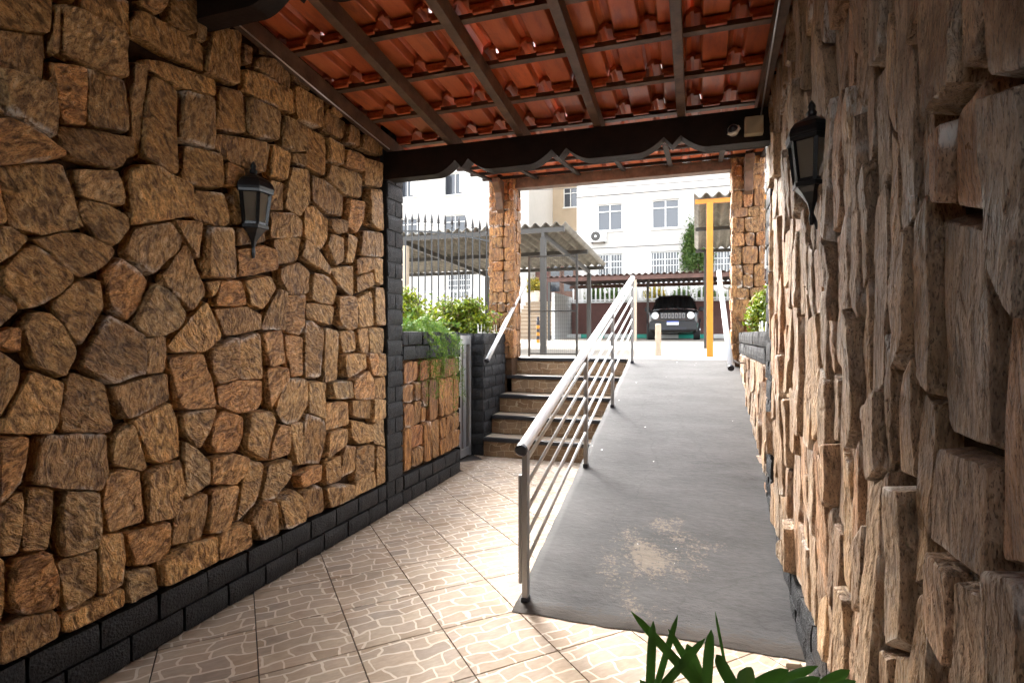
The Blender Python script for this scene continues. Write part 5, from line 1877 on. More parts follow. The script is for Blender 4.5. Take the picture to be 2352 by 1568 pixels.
def wall_rail(label, a, b_, brackets, r=0.024):
    t = thing('wall_handrail', label, 'handrail', a)
    a, b_ = Vector(a), Vector(b_)
    d = (b_ - a).normalized()
    MB().tube([a, b_], r, 16).build('tube', M['silver'] if a.x < 0 else M['white_metal'], t, smooth=True)
    MB().tube([a - d * 0.006, a + d * 0.012], r + 0.002, 16).build('end_cap', M['cap'], t)
    for s, q in brackets:
        p = a + (b_ - a) * s
        MB().tube([p + Vector((0, 0, -r * 0.8)), p + Vector((q * 0.5, 0, -0.06)), p + Vector((q, 0, -0.06))], 0.007, 8).build('bracket', M['grey_metal'], t, smooth=True)
    attach(t)
wall_rail('slanting aluminium handrail fixed to the black brick wall left of the stairs', (-2.0, 5.17, 0.985), (-2.0, 6.50, 1.89), [(0.12, -0.09), (0.72, -0.03)])
wall_rail('slanting white handrail at the top of the ramp in front of the right column', (0.268, 4.86, 0.975), (0.228, 6.36, 1.93), [(0.1, 0.13), (0.85, 0.12)])

# ---------------------------------------------------------------- wall lanterns
def lantern(label, loc, face, sc):
    """face: +1 looks towards +x (hung on a wall at lower x), -1 the other way"""
    t = thing('wall_lantern', label, 'lantern', loc, 'pair of black wall lanterns')
    ph = math.pi / 6
    n = 6
    def lz(prof, name, parent, mat=M['black_iron'], nn=6, smooth=False):
        return MB().lathe([(r * sc, z * sc) for r, z in prof], nn, 0, 0, ph).build(name, mat, parent, smooth=smooth)
    roof_ = lz([(0.090, 0.155), (0.092, 0.165), (0.086, 0.185), (0.070, 0.205), (0.040, 0.222), (0.020, 0.232), (0.016, 0.236)], 'cap', t)
    lz([(0.006, 0.232), (0.016, 0.240), (0.018, 0.250), (0.010, 0.262), (0.014, 0.272), (0.010, 0.282), (0.003, 0.294)], 'finial', roof_, nn=10, smooth=True)
    lz([(0.076, 0.140), (0.088, 0.142), (0.089, 0.154), (0.075, 0.156)], 'rim', t)
    lz([(0.056, -0.022), (0.066, -0.020), (0.068, -0.006), (0.060, -0.002)], 'base_ring', t)
    lz([(0.006, -0.155), (0.010, -0.130), (0.007, -0.110), (0.012, -0.090), (0.016, -0.075), (0.040, -0.040), (0.058, -0.022)], 'bowl', t)
    zt, zb, rt, rb = 0.141 * sc, -0.004 * sc, 0.074 * sc, 0.056 * sc
    for k in range(n):
        a0, a1 = ph + 2 * math.pi * k / n, ph + 2 * math.pi * (k + 1) / n
        c = lambda a, r, z: Vector((r * math.cos(a), r * math.sin(a), z))
        MB().bar(c(a0, rb, zb), c(a0, rt, zt), 0.013 * sc, 0.013 * sc, (math.cos(a0), math.sin(a0), 0)).build('frame_bar', M['black_iron'], t)
        q = [c(a0, rb * 0.97, zb), c(a1, rb * 0.97, zb), c(a1, rt * 0.97, zt), c(a0, rt * 0.97, zt)]
        mid = (q[0] + q[1]) / 2
        inn = Vector((-mid.x, -mid.y, 0)).normalized() * 0.002
        q2 = [p + inn for p in q]
        MB().add(q + q2, [(0, 1, 2, 3), (7, 6, 5, 4), (0, 4, 5, 1), (1, 5, 6, 2), (2, 6, 7, 3), (3, 7, 4, 0)]).build('glass_pane', M['lantern_glass'], t)
        MB().bar(c(a0, rb, zb + 0.006 * sc), c(a1, rb, zb + 0.006 * sc), 0.010 * sc, 0.012 * sc).build('frame_bar', M['black_iron'], t)
    MB().tube([(0, 0, zb), (0, 0, 0.05 * sc)], 0.014 * sc, 10).build('lamp_holder', M['white_plastic'], t, smooth=True)
    d = -face
    MB().box(min(d * 0.10, d * 0.17) * sc, max(d * 0.10, d * 0.17) * sc, -0.032 * sc, 0.032 * sc, -0.12 * sc, 0.10 * sc).build('wall_plate', M['black_iron'], t, bevel=0.006 * sc)
    MB().box(min(d * 0.05, d * 0.105) * sc, max(d * 0.05, d * 0.105) * sc, -0.02 * sc, 0.02 * sc, -0.02 * sc, 0.14 * sc).build('arm', M['black_iron'], t, smooth=True)
    MB().tube([(d * 0.004 * sc, 0, -0.12 * sc), (d * 0.02 * sc, 0, -0.165 * sc), (d * 0.05 * sc, 0, -0.17 * sc), (d * 0.09 * sc, 0, -0.13 * sc), (d * 0.11 * sc, 0, -0.08 * sc)], [0.006 * sc, 0.009 * sc, 0.008 * sc, 0.007 * sc, 0.007 * sc], 8).build('scroll', M['black_iron'], t, smooth=True)
    return t
mg, ntg, bg_ = new_mat('frosted lantern glass')
bg_.inputs['Base Color'].default_value = (0.36, 0.31, 0.23, 1)
bg_.inputs['Roughness'].default_value = 0.35
bg_.inputs['Transmission Weight'].default_value = 0.55
bg_.inputs['IOR'].default_value = 1.1
M['lantern_glass'] = mg
lantern('black wall lantern with frosted panes on the left golden brown stone wall', (-2.015, 2.11, 1.775), 1, 1.03)
lantern('black wall lantern with frosted panes on the right tan stone wall', (0.362, 2.05, 1.755), -1, 0.92)

# ---------------------------------------------------------------- aluminium side gate
ga = thing('side_gate', 'narrow aluminium slatted side gate between the planter wall and the black brick wall', 'gate', (-2.23, 4.95, 0))
MB().box(-2.245, -2.215, 4.64, 4.68, 0.01, 1.24).build('stile', M['silver'], ga, bevel=0.002)
MB().box(-2.245, -2.215, 5.24, 5.28, 0.01, 1.24).build('stile', M['silver'], ga, bevel=0.002)
MB().box(-2.243, -2.217, 4.682, 5.238, 1.15, 1.24).build('top_rail', M['silver'], ga, bevel=0.002)
MB().box(-2.243, -2.217, 4.682, 5.238, 0.02, 0.10).build('bottom_rail', M['silver'], ga, bevel=0.002)
for k in range(4):
    y = 4.735 + k * 0.12
    MB().box(-2.238, -2.222, y, y + 0.075, 0.102, 1.148).build('slat', M['silver'], ga, bevel=0.001)
attach(ga)

# ---------------------------------------------------------------- mesh gate at the top of the stairs
mg_ = thing('mesh_gate', 'dark welded mesh gate leaf at the top of the stairs', 'gate', (-1.7, 6.55, 0.98))
GX0, GX1, GY, GZ0, GZ1 = -1.97, -1.37, 6.55, 1.0, 2.22
for x in (GX0, GX1):
    MB().box(x - 0.012, x + 0.012, GY - 0.012, GY + 0.012, 0.98, GZ1).build('stile', M['dark_steel'], mg_)
for z in (GZ0 + 0.015, 1.535, GZ1 - 0.012):
    MB().box(GX0 + 0.0125, GX1 - 0.0125, GY - 0.010, GY + 0.010, z - 0.008, z + 0.008).build('rail', M['dark_steel'], mg_)
wires = MB()
for k in range(1, 24):
    x = GX0 + (GX1 - GX0) * k / 24
    wires.box(x - 0.0008, x + 0.0008, GY + 0.0004, GY + 0.002, GZ0, GZ1 - 0.02)
for k in range(1, 26):
    z = GZ0 + (GZ1 - GZ0) * k / 26
    wires.box(GX0, GX1, GY - 0.0016, GY, z - 0.0008, z + 0.0008)
o = wires.build('wire_mesh', M['dark_steel'], mg_)
o['kind'] = 'stuff'
attach(mg_)

def yz(y):
    return 0.885 + (y - 6.25) * 0.0122

# ---------------------------------------------------------------- iron spear fence behind the left planter
fe = thing('iron_fence', 'black iron spear fence with an arched top behind the left planter', 'fence', (-3.3, 6.1, 1.2))
def rail_z(x):
    s = max(0.0, min(1.0, (x + 3.7) / 1.4))
    return 2.545 - 0.20 * s * s
spear = MB().lathe([(0.007, 0.0), (0.012, 0.012), (0.007, 0.024), (0.014, 0.055), (0.017, 0.075), (0.010, 0.12), (0.002, 0.165)], 8).data('spear', M['black_iron'], True)
cross = MB().bar((-0.022, 0, 0.05), (0.022, 0, 0.05), 0.006, 0.012).data('spear_wing', M['black_iron'])
for k in range(24):
    x = -2.36 - k * 0.0905
    zt = rail_z(x) + 0.07
    b_ = MB().box(-0.0065, 0.0065, -0.0065, 0.0065, 1.20 - zt, 0.0).build('bar', M['black_iron'], fe, loc=(x, 6.1, zt))
    obj('spear', spear, b_, (0, 0, 0))
    obj('spear_wing', cross, b_, (0, 0, 0))
rp = [(-2.33 - 0.1 * k, 6.1, rail_z(-2.33 - 0.1 * k)) for k in range(23)]
for a, b_ in zip(rp, rp[1:]):
    MB().bar(a, b_, 0.012, 0.02).build('top_rail', M['black_iron'], fe)
MB().box(-4.55, -2.31, 6.092, 6.108, 1.36, 1.38).build('bottom_rail', M['black_iron'], fe)
attach(fe)

# ---------------------------------------------------------------- corrugated sheets
def corrugated(mb, x0, x1, y0, y1, zf, amp=0.035, pitch=0.177, th=0.008, along='y', n=10):
    """corrugations run along y"""
    V, F = [], []
    nx = int((x1 - x0) / pitch * n)
    ys = [y0, (y0 + y1) / 2, y1]
    for s in (0, 1):
        for y in ys:
            for i in range(nx + 1):
                x = x0 + (x1 - x0) * i / nx
                V.append((x, y, zf(x, y) + amp * math.cos(2 * math.pi * (x - x0) / pitch) + s * th))
    w = nx + 1
    h = w * 3
    for j in range(2):
        for i in range(nx):
            a = j * w + i
            F.append((a, a + w, a + w + 1, a + 1))
            F.append((h + a, h + a + 1, h + a + w + 1, h + a + w))
    for i in range(nx):
        F.append((i, i + 1, h + i + 1, h + i))
        a = 2 * w + i
        F.append((a, h + a, h + a + 1, a + 1))
    for j in range(2):
        a = j * w
        F.append((a, h + a, h + a + w, a + w))
        a = j * w + nx
        F.append((a, a + w, h + a + w, h + a))
    mb.add(V, F)
    return mb

# left carport
cp = thing('carport', 'grey corrugated carport roof on steel posts behind the left column', 'carport', (-4.0, 9.0, yz(9)), 'carports')
def zc(x, y):
    return 3.06 - 0.040 * (y - 8.8)
corrugated(MB(), -7.5, -2.03, 8.8, 13.05, lambda x, y: zc(x, y)).build('roof_sheet', M['corrugated'], cp, smooth=True)
for y in (8.86, 10.9, 12.95):
    MB().box(-7.5, -2.06, y - 0.03, y + 0.03, zc(0, y) - 0.115, zc(0, y) - 0.038).build('purlin', M['dark_steel'], cp)
for x in (-2.42, -5.0):
    MB().bar((x, 8.82, zc(0, 8.82) - 0.16), (x, 13.0, zc(0, 13.0) - 0.16), 0.05, 0.085).build('rafter', M['dark_steel'], cp)
    for y in (8.86, 12.95):
        m_ = M['cream_stone'] if (x < -4 and y < 9) else M['dark_steel']
        MB().box(x - 0.045, x + 0.045, y - 0.045, y + 0.045, yz(y) - 0.02, zc(0, y) - 0.205).build('post', m_, cp)
attach(cp)

# right carport on a yellow post
cp = thing('carport', 'grey corrugated carport roof on a bright yellow post near the right column', 'carport', (1.5, 8.9, yz(9)), 'carports')
def zc2(x, y):
    return 3.34 - 0.075 * (y - 8.8)
corrugated(MB(), -0.04, 4.2, 8.78, 12.4, lambda x, y: zc2(x, y)).build('roof_sheet', M['corrugated'], cp, smooth=True)
for y in (8.86, 10.5, 12.3):
    MB().box(-0.02, 4.2, y - 0.025, y + 0.025, zc2(0, y) - 0.10, zc2(0, y) - 0.037).build('purlin', M['yellow'] if y < 9 else M['dark_steel'], cp)
for x in (0.19, 3.4):
    MB().box(x - 0.045, x + 0.045, 8.80, 8.89, yz(8.86) - 0.02, zc2(0, 8.86) - 0.103).build('post', M['yellow'], cp, bevel=0.004)
    MB().box(x - 0.045, x + 0.045, 12.21, 12.29, yz(12.3) - 0.02, zc2(0, 12.3) - 0.103).build('post', M['dark_steel'], cp)
attach(cp)

# far carport above the car
cp = thing('carport', 'low brown corrugated carport roof over the parked black car', 'carport', (-1.0, 20.5, yz(20.5)), 'carports')
def zc3(x, y):
    return 3.26 + 0.03 * (y - 19)
corrugated(MB(), -5.2, 3.2, 18.6, 23.6, lambda x, y: zc3(x, y), 0.03, 0.2).build('roof_sheet', M['corrugated_brown'], cp, smooth=True)
for y in (18.68, 23.4):
    MB().box(-5.2, 3.2, y - 0.04, y + 0.04, zc3(0, y) - 0.17, zc3(0, y) - 0.034).build('purlin', M['corrugated_brown'], cp)
for x, y, m_ in ((-1.93, 18.7, 'cream_stone'), (-1.72, 21.0, 'dark_steel'), (0.55, 21.5, 'dark_steel'), (-4.9, 18.7, 'dark_steel'), (2.9, 18.7, 'dark_steel')):
    MB().box(x - 0.04, x + 0.04, y - 0.04, y + 0.04, yz(y) - 0.02, zc3(0, y) - (0.172 if y < 19 else 0.04)).build('post', M[m_], cp)
attach(cp)

# ---------------------------------------------------------------- bollards
t = thing('bollard', 'short cream concrete bollard in front of the parked car', 'bollard', (-0.58, 9.05, yz(9.05)))
MB().lathe([(0.048, -0.02), (0.050, 0.0), (0.048, 0.03), (0.045, 0.48), (0.040, 0.50), (0.02, 0.505)], 16).build('shaft', M['cream_stone'], t, smooth=False)
t = thing('bollard', 'thin yellow and black striped bollard in front of the cream steps', 'bollard', (-4.45, 15.7, yz(15.7)))
for k in range(6):
    MB().lathe([(0.05, k * 0.105), (0.05, k * 0.105 + 0.104)], 14).build('stripe_band', M['yellow'] if k % 2 == 0 else M['cap'], t)
MB().lathe([(0.05, 0.632), (0.05, 0.66), (0.03, 0.68), (0.045, 0.72), (0.02, 0.78)], 14).build('top', M['cap'], t)

# ---------------------------------------------------------------- retaining wall, kerb, white fence, garden
rw = thing('retaining_wall', 'maroon painted retaining wall behind the parked car', 'wall', (-1.5, 24, yz(24)))
MB().box(-5.25, 8.0, 24.0, 24.25, 1.0, 2.62).build('wall_body', M['brown_wall'], rw)
MB().box(-5.27, 8.0, 23.97, 24.28, 2.622, 2.69).build('coping', M['white_paint'], rw)
attach(rw)
structure(MB().box(-5.3, 12.0, 24.2, 40.0, 1.0, 2.60).build('garden', M['soil']))
for k in range(13):
    x = -5.2 + k * 1.0
    MB_ = MB().box(-0.495, 0.495, -0.12, 0.12, 0.0, 0.17)
    tag(MB_.build('kerb_block', M['teal'] if k % 2 else M['white_paint'], bevel=0.02, loc=(x, 23.4, yz(23.4))), ('teal' if k % 2 else 'white') + ' kerb block below the maroon wall, ' + ['first', 'second', 'third', 'fourth', 'fifth', 'sixth', 'seventh', 'eighth', 'ninth', 'tenth', 'eleventh', 'twelfth', 'thirteenth'][k] + ' from the cream steps', 'kerb', 'painted kerb blocks')
wf = thing('white_fence', 'white vertical bar fence on top of the maroon wall', 'fence', (-1.5, 24.1, 2.69))
for k in range(62):
    x = -5.2 + k * 0.2
    MB().box(x - 0.035, x + 0.035, 24.09, 24.13, 2.70, 3.66).build('bar', M['white_paint'], wf)
for z in (2.76, 3.6):
    MB().box(-5.25, 7.3, 24.135, 24.165, z - 0.03, z + 0.03).build('rail', M['white_paint'], wf)
attach(wf)

# ---------------------------------------------------------------- entrance steps, pot, door
es = thing('entrance_steps', 'wide cream stone steps rising to a brown door', 'stairs', (-6.1, 21.0, yz(21)))
for k in range(10):
    y = 21.0 + k * 0.32
    z = yz(21.0) + k * 0.165
    MB().box(-7.35, -5.45, y, 24.6, z - 0.2, z + 0.165 - 0.03).build('riser', M['step_riser'], es)
    MB().box(-7.38, -5.42, y - 0.03, y + 0.36, z + 0.137, z + 0.165).build('tread', M['cream_stone'], es)
MB().box(-5.40, -5.28, 21.0, 24.2, 0.9, 2.9).build('side_wall', M['white_paint'], es)
attach(es)

# ---------------------------------------------------------------- buildings
def facade(name, label, x0, x1, z0, z1, Y, depth, wins, mat, doors=()):
    """front wall with real window openings at Y, body behind it"""
    t = thing(name, label, 'building', ((x0 + x1) / 2, Y, z0))
    xs = sorted(set([x0, x1] + [v for w in wins for v in (w[0], w[1])]))
    zs = sorted(set([z0, z1] + [v for w in wins for v in (w[2], w[3])]))
    V, F = [], []
    for z in zs:
        for x in xs:
            V.append((x, Y, z))
    W = len(xs)
    for j in range(len(zs) - 1):
        for i in range(W - 1):
            xm, zm = (xs[i] + xs[i + 1]) / 2, (zs[j] + zs[j + 1]) / 2
            if any(w[0] < xm < w[1] and w[2] < zm < w[3] for w in wins):
                continue
            a = j * W + i
            F.append((a, a + 1, a + W + 1, a + W))
    mb = MB().add(V, F)
    for w in wins:
        a, b_, c, d = w[:4]
        mb.add([(a, Y, c), (b_, Y, c), (b_, Y, d), (a, Y, d), (a, Y + 0.16, c), (b_, Y + 0.16, c), (b_, Y + 0.16, d), (a, Y + 0.16, d)],
               [(0, 4, 5, 1), (1, 5, 6, 2), (2, 6, 7, 3), (3, 7, 4, 0)])
    mb.add([(x0, Y, z0), (x1, Y, z0), (x1, Y, z1), (x0, Y, z1), (x0, Y + depth, z0), (x1, Y + depth, z0), (x1, Y + depth, z1), (x0, Y + depth, z1)],
           [(4, 7, 6, 5), (0, 3, 7, 4), (1, 5, 6, 2), (3, 2, 6, 7)])
    obj('wall', mesh_data('wall', mb.v, mb.f, mat), t)
    for w in wins:
        a, b_, c, d = w[:4]
        kind = w[4]
        xm = (a + b_) / 2
        fw = 0.06
        m = MB()
        y0_, y1_ = Y + 0.08, Y + 0.13
        m.box(a, a + fw, y0_, y1_, c, d).box(b_ - fw, b_, y0_, y1_, c, d).box(a + fw, b_ - fw, y0_, y1_, c, c + fw).box(a + fw, b_ - fw, y0_, y1_, d - fw, d)
        m.box(xm - 0.03, xm + 0.03, y0_, y1_, c + fw, d - fw)
        zq = c + (d - c) * 0.70
        if kind != 'open':
            m.box(a + fw, xm - 0.03, y0_, y1_, zq, zq + 0.05).box(xm + 0.03, b_ - fw, y0_, y1_, zq, zq + 0.05)
        f = m.build('window', M['white_paint'], t)
        MB().box(a + 0.01, b_ - 0.01, Y + 0.135, Y + 0.145, c + 0.01, d - 0.01).build('pane', M['glass_dark'], f)
        MB().box(a - 0.05, b_ + 0.05, Y - 0.06, Y + 0.02, c - 0.07, c - 0.001).build('sill', M['white_paint'], f)
        if kind == 'bars':
            nb = int((b_ - a) / 0.13)
            for k in range(1, nb):
                x = a + (b_ - a) * k / nb
                MB().box(x - 0.012, x + 0.012, Y + 0.02, Y + 0.045, c, d).build('security_bar', M['white_paint'], f)
            MB().box(a, b_, Y + 0.046, Y + 0.06, (c + d) / 2 - 0.02, (c + d) / 2 + 0.02).build('security_rail', M['white_paint'], f)
        if kind == 'open':
            for sx in (a, b_):
                sg = 1 if sx == a else -1
                MB().bar((sx, Y - 0.01, c + (d - c) / 2), (sx + sg * 0.22, Y - 0.45, c + (d - c) / 2), 0.04, d - c).build('open_sash', M['white_paint'], f)
    attach(t)
    return t

bR = facade('apartment_building', 'white apartment block behind the parked car with barred lower windows', -5.86, 9.0, 2.55, 17.0, 28.0, 8.0,
            [(-4.80, -3.53, 6.50, 7.86, 'std'), (-2.10, -0.80, 6.46, 7.88, 'std'), (0.75, 2.05, 6.46, 7.88, 'std'),
             (-4.80, -3.53, 3.95, 5.33, 'bars'), (-2.15, -0.80, 3.95, 5.34, 'bars'), (0.55, 1.9, 3.95, 5.25, 'bars'),
             (-4.80, -3.53, 9.2, 10.6, 'std'), (-2.10, -0.80, 9.2, 10.6, 'std'), (0.75, 2.05, 9.2, 10.6, 'std')], M['white_wall'])
MB().box(-5.87, 9.0, 27.985, 27.998, 8.28, 8.31).build('expansion_joint', M['dark_steel'], bR)
MB().box(-5.87, 9.0, 27.985, 27.998, 5.62, 5.65).build('expansion_joint', M['dark_steel'], bR)
for ch in bR.children:
    ch.matrix_parent_inverse = Matrix.Translation(bR.location).inverted()
facade('apartment_building', 'white apartment block on the left behind the iron fence', -32.0, -9.94, 1.15, 19.0, 33.0, 9.0,
       [(-15.78, -14.23, 10.40, 11.82, 'open'), (-19.3, -17.78, 10.5, 11.95, 'open'), (-15.78, -14.23, 7.5, 9.08, 'std'), (-19.3, -17.78, 7.6, 9.08, 'std'),
        (-15.6, -13.9, 3.6, 5.3, 'bars'), (-12.8, -11.4, 10.4, 11.8, 'std')] [:5], M['white_wall'])
facade('apartment_building', 'cream recessed stair block between the two white apartment blocks', -9.935, -5.90, 1.15, 18.0, 39.0, 6.0,
       [(-9.15, -8.12, 10.42, 11.85, 'std'), (-9.15, -8.12, 7.3, 8.7, 'std')], M['cream_wall'])

# porch wall with the brown door at the head of the steps
po = thing('entrance_porch', 'white entrance porch with a dark brown double door above the cream steps', 'porch', (-6.5, 25.5, 2.7))
MB().box(-9.9, -7.40, 24.62, 25.6, 1.0, 5.2).build('wall', M['white_wall'], po)
MB().box(-7.395, -5.32, 25.62, 25.8, 2.5, 5.2).build('back_wall', M['brown_wall'], po)
for k in range(2):
    d_ = MB().box(-6.72 + k * 0.66, -6.08 + k * 0.66, 25.56, 25.615, 2.76, 4.9).build('door', M['door'], po)
    MB().box(-6.62 + k * 0.66, -6.18 + k * 0.66, 25.545, 25.558, 3.3, 4.7).build('door_pane', M['glass_dark'], d_)
MB().box(-7.6, -5.2, 24.4, 25.9, 5.21, 5.36).build('canopy', M['white_paint'], po)
structure(MB().box(-7.39, -5.41, 24.3, 25.60, 1.0, 2.745).build('porch_floor', M['cream_stone']))
attach(po)

# air conditioner
ac = thing('air_conditioner', 'white air conditioner unit on the wall of the right apartment block', 'air conditioner', (-4.72, 27.75, 5.9))
MB().box(-0.40, 0.40, -0.02, 0.22, 0.02, 0.60).build('casing', M['white_paint'], ac, bevel=0.02)
MB().tube([(-0.12, -0.045, 0.31), (-0.12, -0.022, 0.31)], 0.235, 24).build('fan_grille', M['dark_steel'], ac)
MB().tube([(-0.12, -0.06, 0.31), (-0.12, -0.046, 0.31)], 0.06, 16).build('fan_hub', M['white_paint'], ac)
for x in (-0.3, 0.3):
    MB().box(x - 0.02, x + 0.02, -0.02, 0.24, -0.03, 0.018).build('bracket', M['dark_steel'], ac)
tag(MB().tube([(-4.9, 27.9, 6.5), (-5.2, 27.93, 6.7), (-5.25, 27.95, 7.4), (-5.6, 27.96, 7.9)], 0.02, 6).build('pipe', M['white_plastic'], smooth=True), 'thin pale pipe climbing the wall from the air conditioner', 'pipe')

for lab, z, sag in (('upper dark overhead cable sagging in front of the right apartment block', 9.05, 0.25), ('lower dark overhead cable sagging in front of the right apartment block', 8.75, 0.32)):
    pts = [(-9.0 + 18.0 * k / 12, 27.2, z - sag * 4 * (k / 12) * (1 - k / 12)) for k in range(13)]
    tag(MB().tube(pts, 0.012, 6).build('overhead_cable', M['cap'], smooth=True), lab, 'cable')

# ---------------------------------------------------------------- foliage
def leaves_mesh(name, centers, size, mat, seed, aspect=0.5, up=0.35):
    r = np.random.RandomState(seed)
    n = len(centers)
    d = r.normal(size=(n, 3))
    d[:, 2] += up
    d /= np.linalg.norm(d, axis=1)[:, None]
    s = np.cross(d, r.normal(size=(n, 3)))
    s /= np.linalg.norm(s, axis=1)[:, None]
    nn = np.cross(d, s)
    L = size * r.uniform(0.6, 1.3, (n, 1))
    c = np.asarray(centers)
    a = c - d * L / 2
    b_ = c + d * L / 2
    m1 = c + s * L * aspect / 2 + nn * L * 0.10
    m2 = c - s * L * aspect / 2 + nn * L * 0.10
    V = np.stack([a, m1, b_, m2], 1).reshape(-1, 3)
    F = []
    for i in range(n):
        F += [(4 * i, 4 * i + 1, 4 * i + 2), (4 * i, 4 * i + 2, 4 * i + 3)]
    return mesh_data(name, V, F, mat)

def clump_points(n, radii, seed, clumps=34, cr=0.22):
    r = np.random.RandomState(seed)
    cc = r.normal(size=(clumps, 3))
    cc /= np.linalg.norm(cc, axis=1)[:, None]
    cc *= r.uniform(0.45, 1.0, (clumps, 1))
    cc[:, 2] = np.abs(cc[:, 2]) * 1.0 - 0.25
    k = r.randint(0, clumps, n)
    p = cc[k] + r.normal(size=(n, 3)) * cr * r.uniform(0.4, 1.0, (clumps, 1))[k]
    return p * np.array(radii)

def bush(label, loc, radii, n, mat, size, seed, cat='shrub', group=None, stems=7, name='shrub', aspect=0.5, zlow=0.0):
    t = thing(name, label, cat, loc, group)
    P = clump_points(n, radii, seed)
    P[:, 2] += radii[2] * 0.45
    P = P[P[:, 2] > zlow]
    f = obj('foliage', leaves_mesh('foliage', P, size, mat, seed, aspect), t)
    f['kind'] = 'stuff'
    r = random.Random(seed)
    for k in range(stems):
        a = r.uniform(0, 6.28)
        rr = r.uniform(0.1, 0.6)
        q = Vector((math.cos(a) * radii[0] * rr, math.sin(a) * radii[1] * rr, radii[2] * r.uniform(0.7, 1.3)))
        MB().tube([(q.x * 0.35, q.y * 0.35, -0.02), (q.x * 0.7, q.y * 0.6, q.z * 0.5), q], [size * 0.16, size * 0.12, size * 0.05], 6).build('stem', M['bark'], t, smooth=True)
    return t

bush('bright lime green hedge shrub beside the left stone column', (-2.55, 5.62, 1.20), (0.42, 0.29, 0.36), 8500, M['leaf_lime'], 0.050, 1)
bush('lime green shrub next to the black brick pilaster on the left planter', (-2.62, 4.55, 1.20), (0.36, 0.42, 0.37), 8500, M['leaf_lime'], 0.048, 2)
bush('green and yellow shrub in the planter beside the right stone column', (0.72, 5.42, 1.20), (0.28, 0.40, 0.37), 7500, M['leaf_lime'], 0.048, 3)

# feathery fern spilling over the left planter wall
fr_ = thing('asparagus_fern', 'feathery light green fern spilling over the left planter wall', 'fern', (-2.25, 4.1, 1.22))
r = random.Random(9)
cen_, V, F = [], [], []
for k in range(95):
    y0 = r.uniform(-0.25, 0.34)
    out = r.uniform(0.16, 0.40)
    drop = r.uniform(0.15, 0.66) if r.random() < 0.8 else r.uniform(-0.1, 0.1)
    pts = []
    lift = r.uniform(0.04, 0.16)
    for s in range(13):
        u = s / 12
        x = -0.05 + out * min(1, u * 1.35) * (1 if drop > 0 else 0.5)
        z = lift * math.sin(min(1, u * 1.6) * math.pi * 0.6) - (drop * max(0, u - 0.25) ** 1.5 * 1.7)
        pts.append((x + 0.01 * math.sin(9 * u + k), y0 + 0.10 * u * math.sin(k * 1.7), z))
    for (a, b_) in zip(pts, pts[1:]):
        for q in range(7):
            w = r.random()
            cen_.append(tuple(a[i] + (b_[i] - a[i]) * w + r.uniform(-0.016, 0.016) for i in range(3)))
    fr_strand = MB().tube(pts, 0.0012, 4, False)
    n0_ = len(V)
    V += fr_strand.v
    F += [tuple(i + n0_ for i in f) for f in fr_strand.f]
f = obj('strands', mesh_data('strands', V, F, M['leaf_fern']), fr_)
f['kind'] = 'stuff'
f = obj('foliage', leaves_mesh('foliage', np.array(cen_), 0.034, M['leaf_fern'], 21, 0.13, 0.1), fr_)
f['kind'] = 'stuff'

# red leaved plant at the right planter and little white edging pickets
t = thing('red_plant', 'dark red leaved plant behind the right planter shrub', 'plant', (0.86, 5.05, 1.21))
for k in range(7):
    a = k * 0.9
    tip = Vector((math.cos(a) * 0.16, math.sin(a) * 0.16, 0.40 - 0.03 * k))
    mid = tip * 0.6 + Vector((0, 0, 0.08))
    w = Vector((-math.sin(a), math.cos(a), 0)) * 0.025
    MB().add([(0, 0, 0), mid - w, tip, mid + w], [(0, 1, 2), (0, 2, 3)]).build('leaf', M['red_leaf'], t)
pick = MB().box(-0.006, 0.006, -0.003, 0.003, 0.0, 0.07)
pick.add([(-0.011, -0.003, 0.07), (0.011, -0.003, 0.07), (0, -0.003, 0.10), (-0.011, 0.003, 0.07), (0.011, 0.003, 0.07), (0, 0.003, 0.10)], [(0, 1, 2), (5, 4, 3), (0, 3, 4, 1), (1, 4, 5, 2), (2, 5, 3, 0)])
pme = pick.data('picket', M['white_plastic'])
for lab, x, y0, n, sgn in (('row of small white edging pickets on the left brick wall', -2.16, 5.36, 8, 1), ('row of small white edging pickets on the right planter wall', 0.52, 4.5, 10, -1)):
    t = thing('picket_edging', lab, 'edging', (x, y0, 1.262 if sgn < 0 else 1.262))
    for k in range(n):
        obj('picket', pme, t, (rnd.uniform(-0.01, 0.01), k * 0.075 * (1 if sgn > 0 else 1.4), 0.0), (rnd.uniform(-0.1, 0.1), rnd.uniform(-0.12, 0.12), math.pi / 2 + rnd.uniform(-0.3, 0.3)))
    MB().box(-0.006, 0.006, -0.03, n * 0.075 * (1 if sgn > 0 else 1.4), 0.0, 0.014).build('edging_rail', M['white_plastic'], t)

# far plants
t = bush('pot shrub with yellow green leaves at the head of the cream steps', (-6.95, 24.05, 3.15), (0.40, 0.40, 0.55), 2200, M['leaf_yellow'], 0.11, 31, 'potted plant', None, 4, 'pot_plant')
MB().lathe([(0.17, -0.42), (0.19, -0.40), (0.27, 0.0), (0.30, 0.02), (0.30, 0.06), (0.26, 0.06)], 18).build('pot', M['terracotta_white'], t)
vine = bush('leafy green climber hanging on the right apartment block', (0.0, 27.75, 4.2), (0.66, 0.22, 1.9), 6000, M['leaf_green'], 0.17, 41, 'climber', None, 5, 'climbing_plant', 0.45, -9)
gp = [(-4.4, 0.9, 'leaf_green', 'round green shrub behind the white fence near the cream steps'), (-3.6, 0.75, 'leaf_green', 'green shrub under the left barred window behind the white fence'), (-1.75, 0.7, 'leaf_yellow', 'yellow leaved shrub behind the white fence'),
      (-0.7, 0.6, 'leaf_green', 'green shrub under the middle barred window behind the white fence'), (0.4, 0.6, 'leaf_green', 'green shrub under the climber behind the white fence'), (1.6, 0.7, 'leaf_green', 'green shrub behind the white fence nearest the right column')]
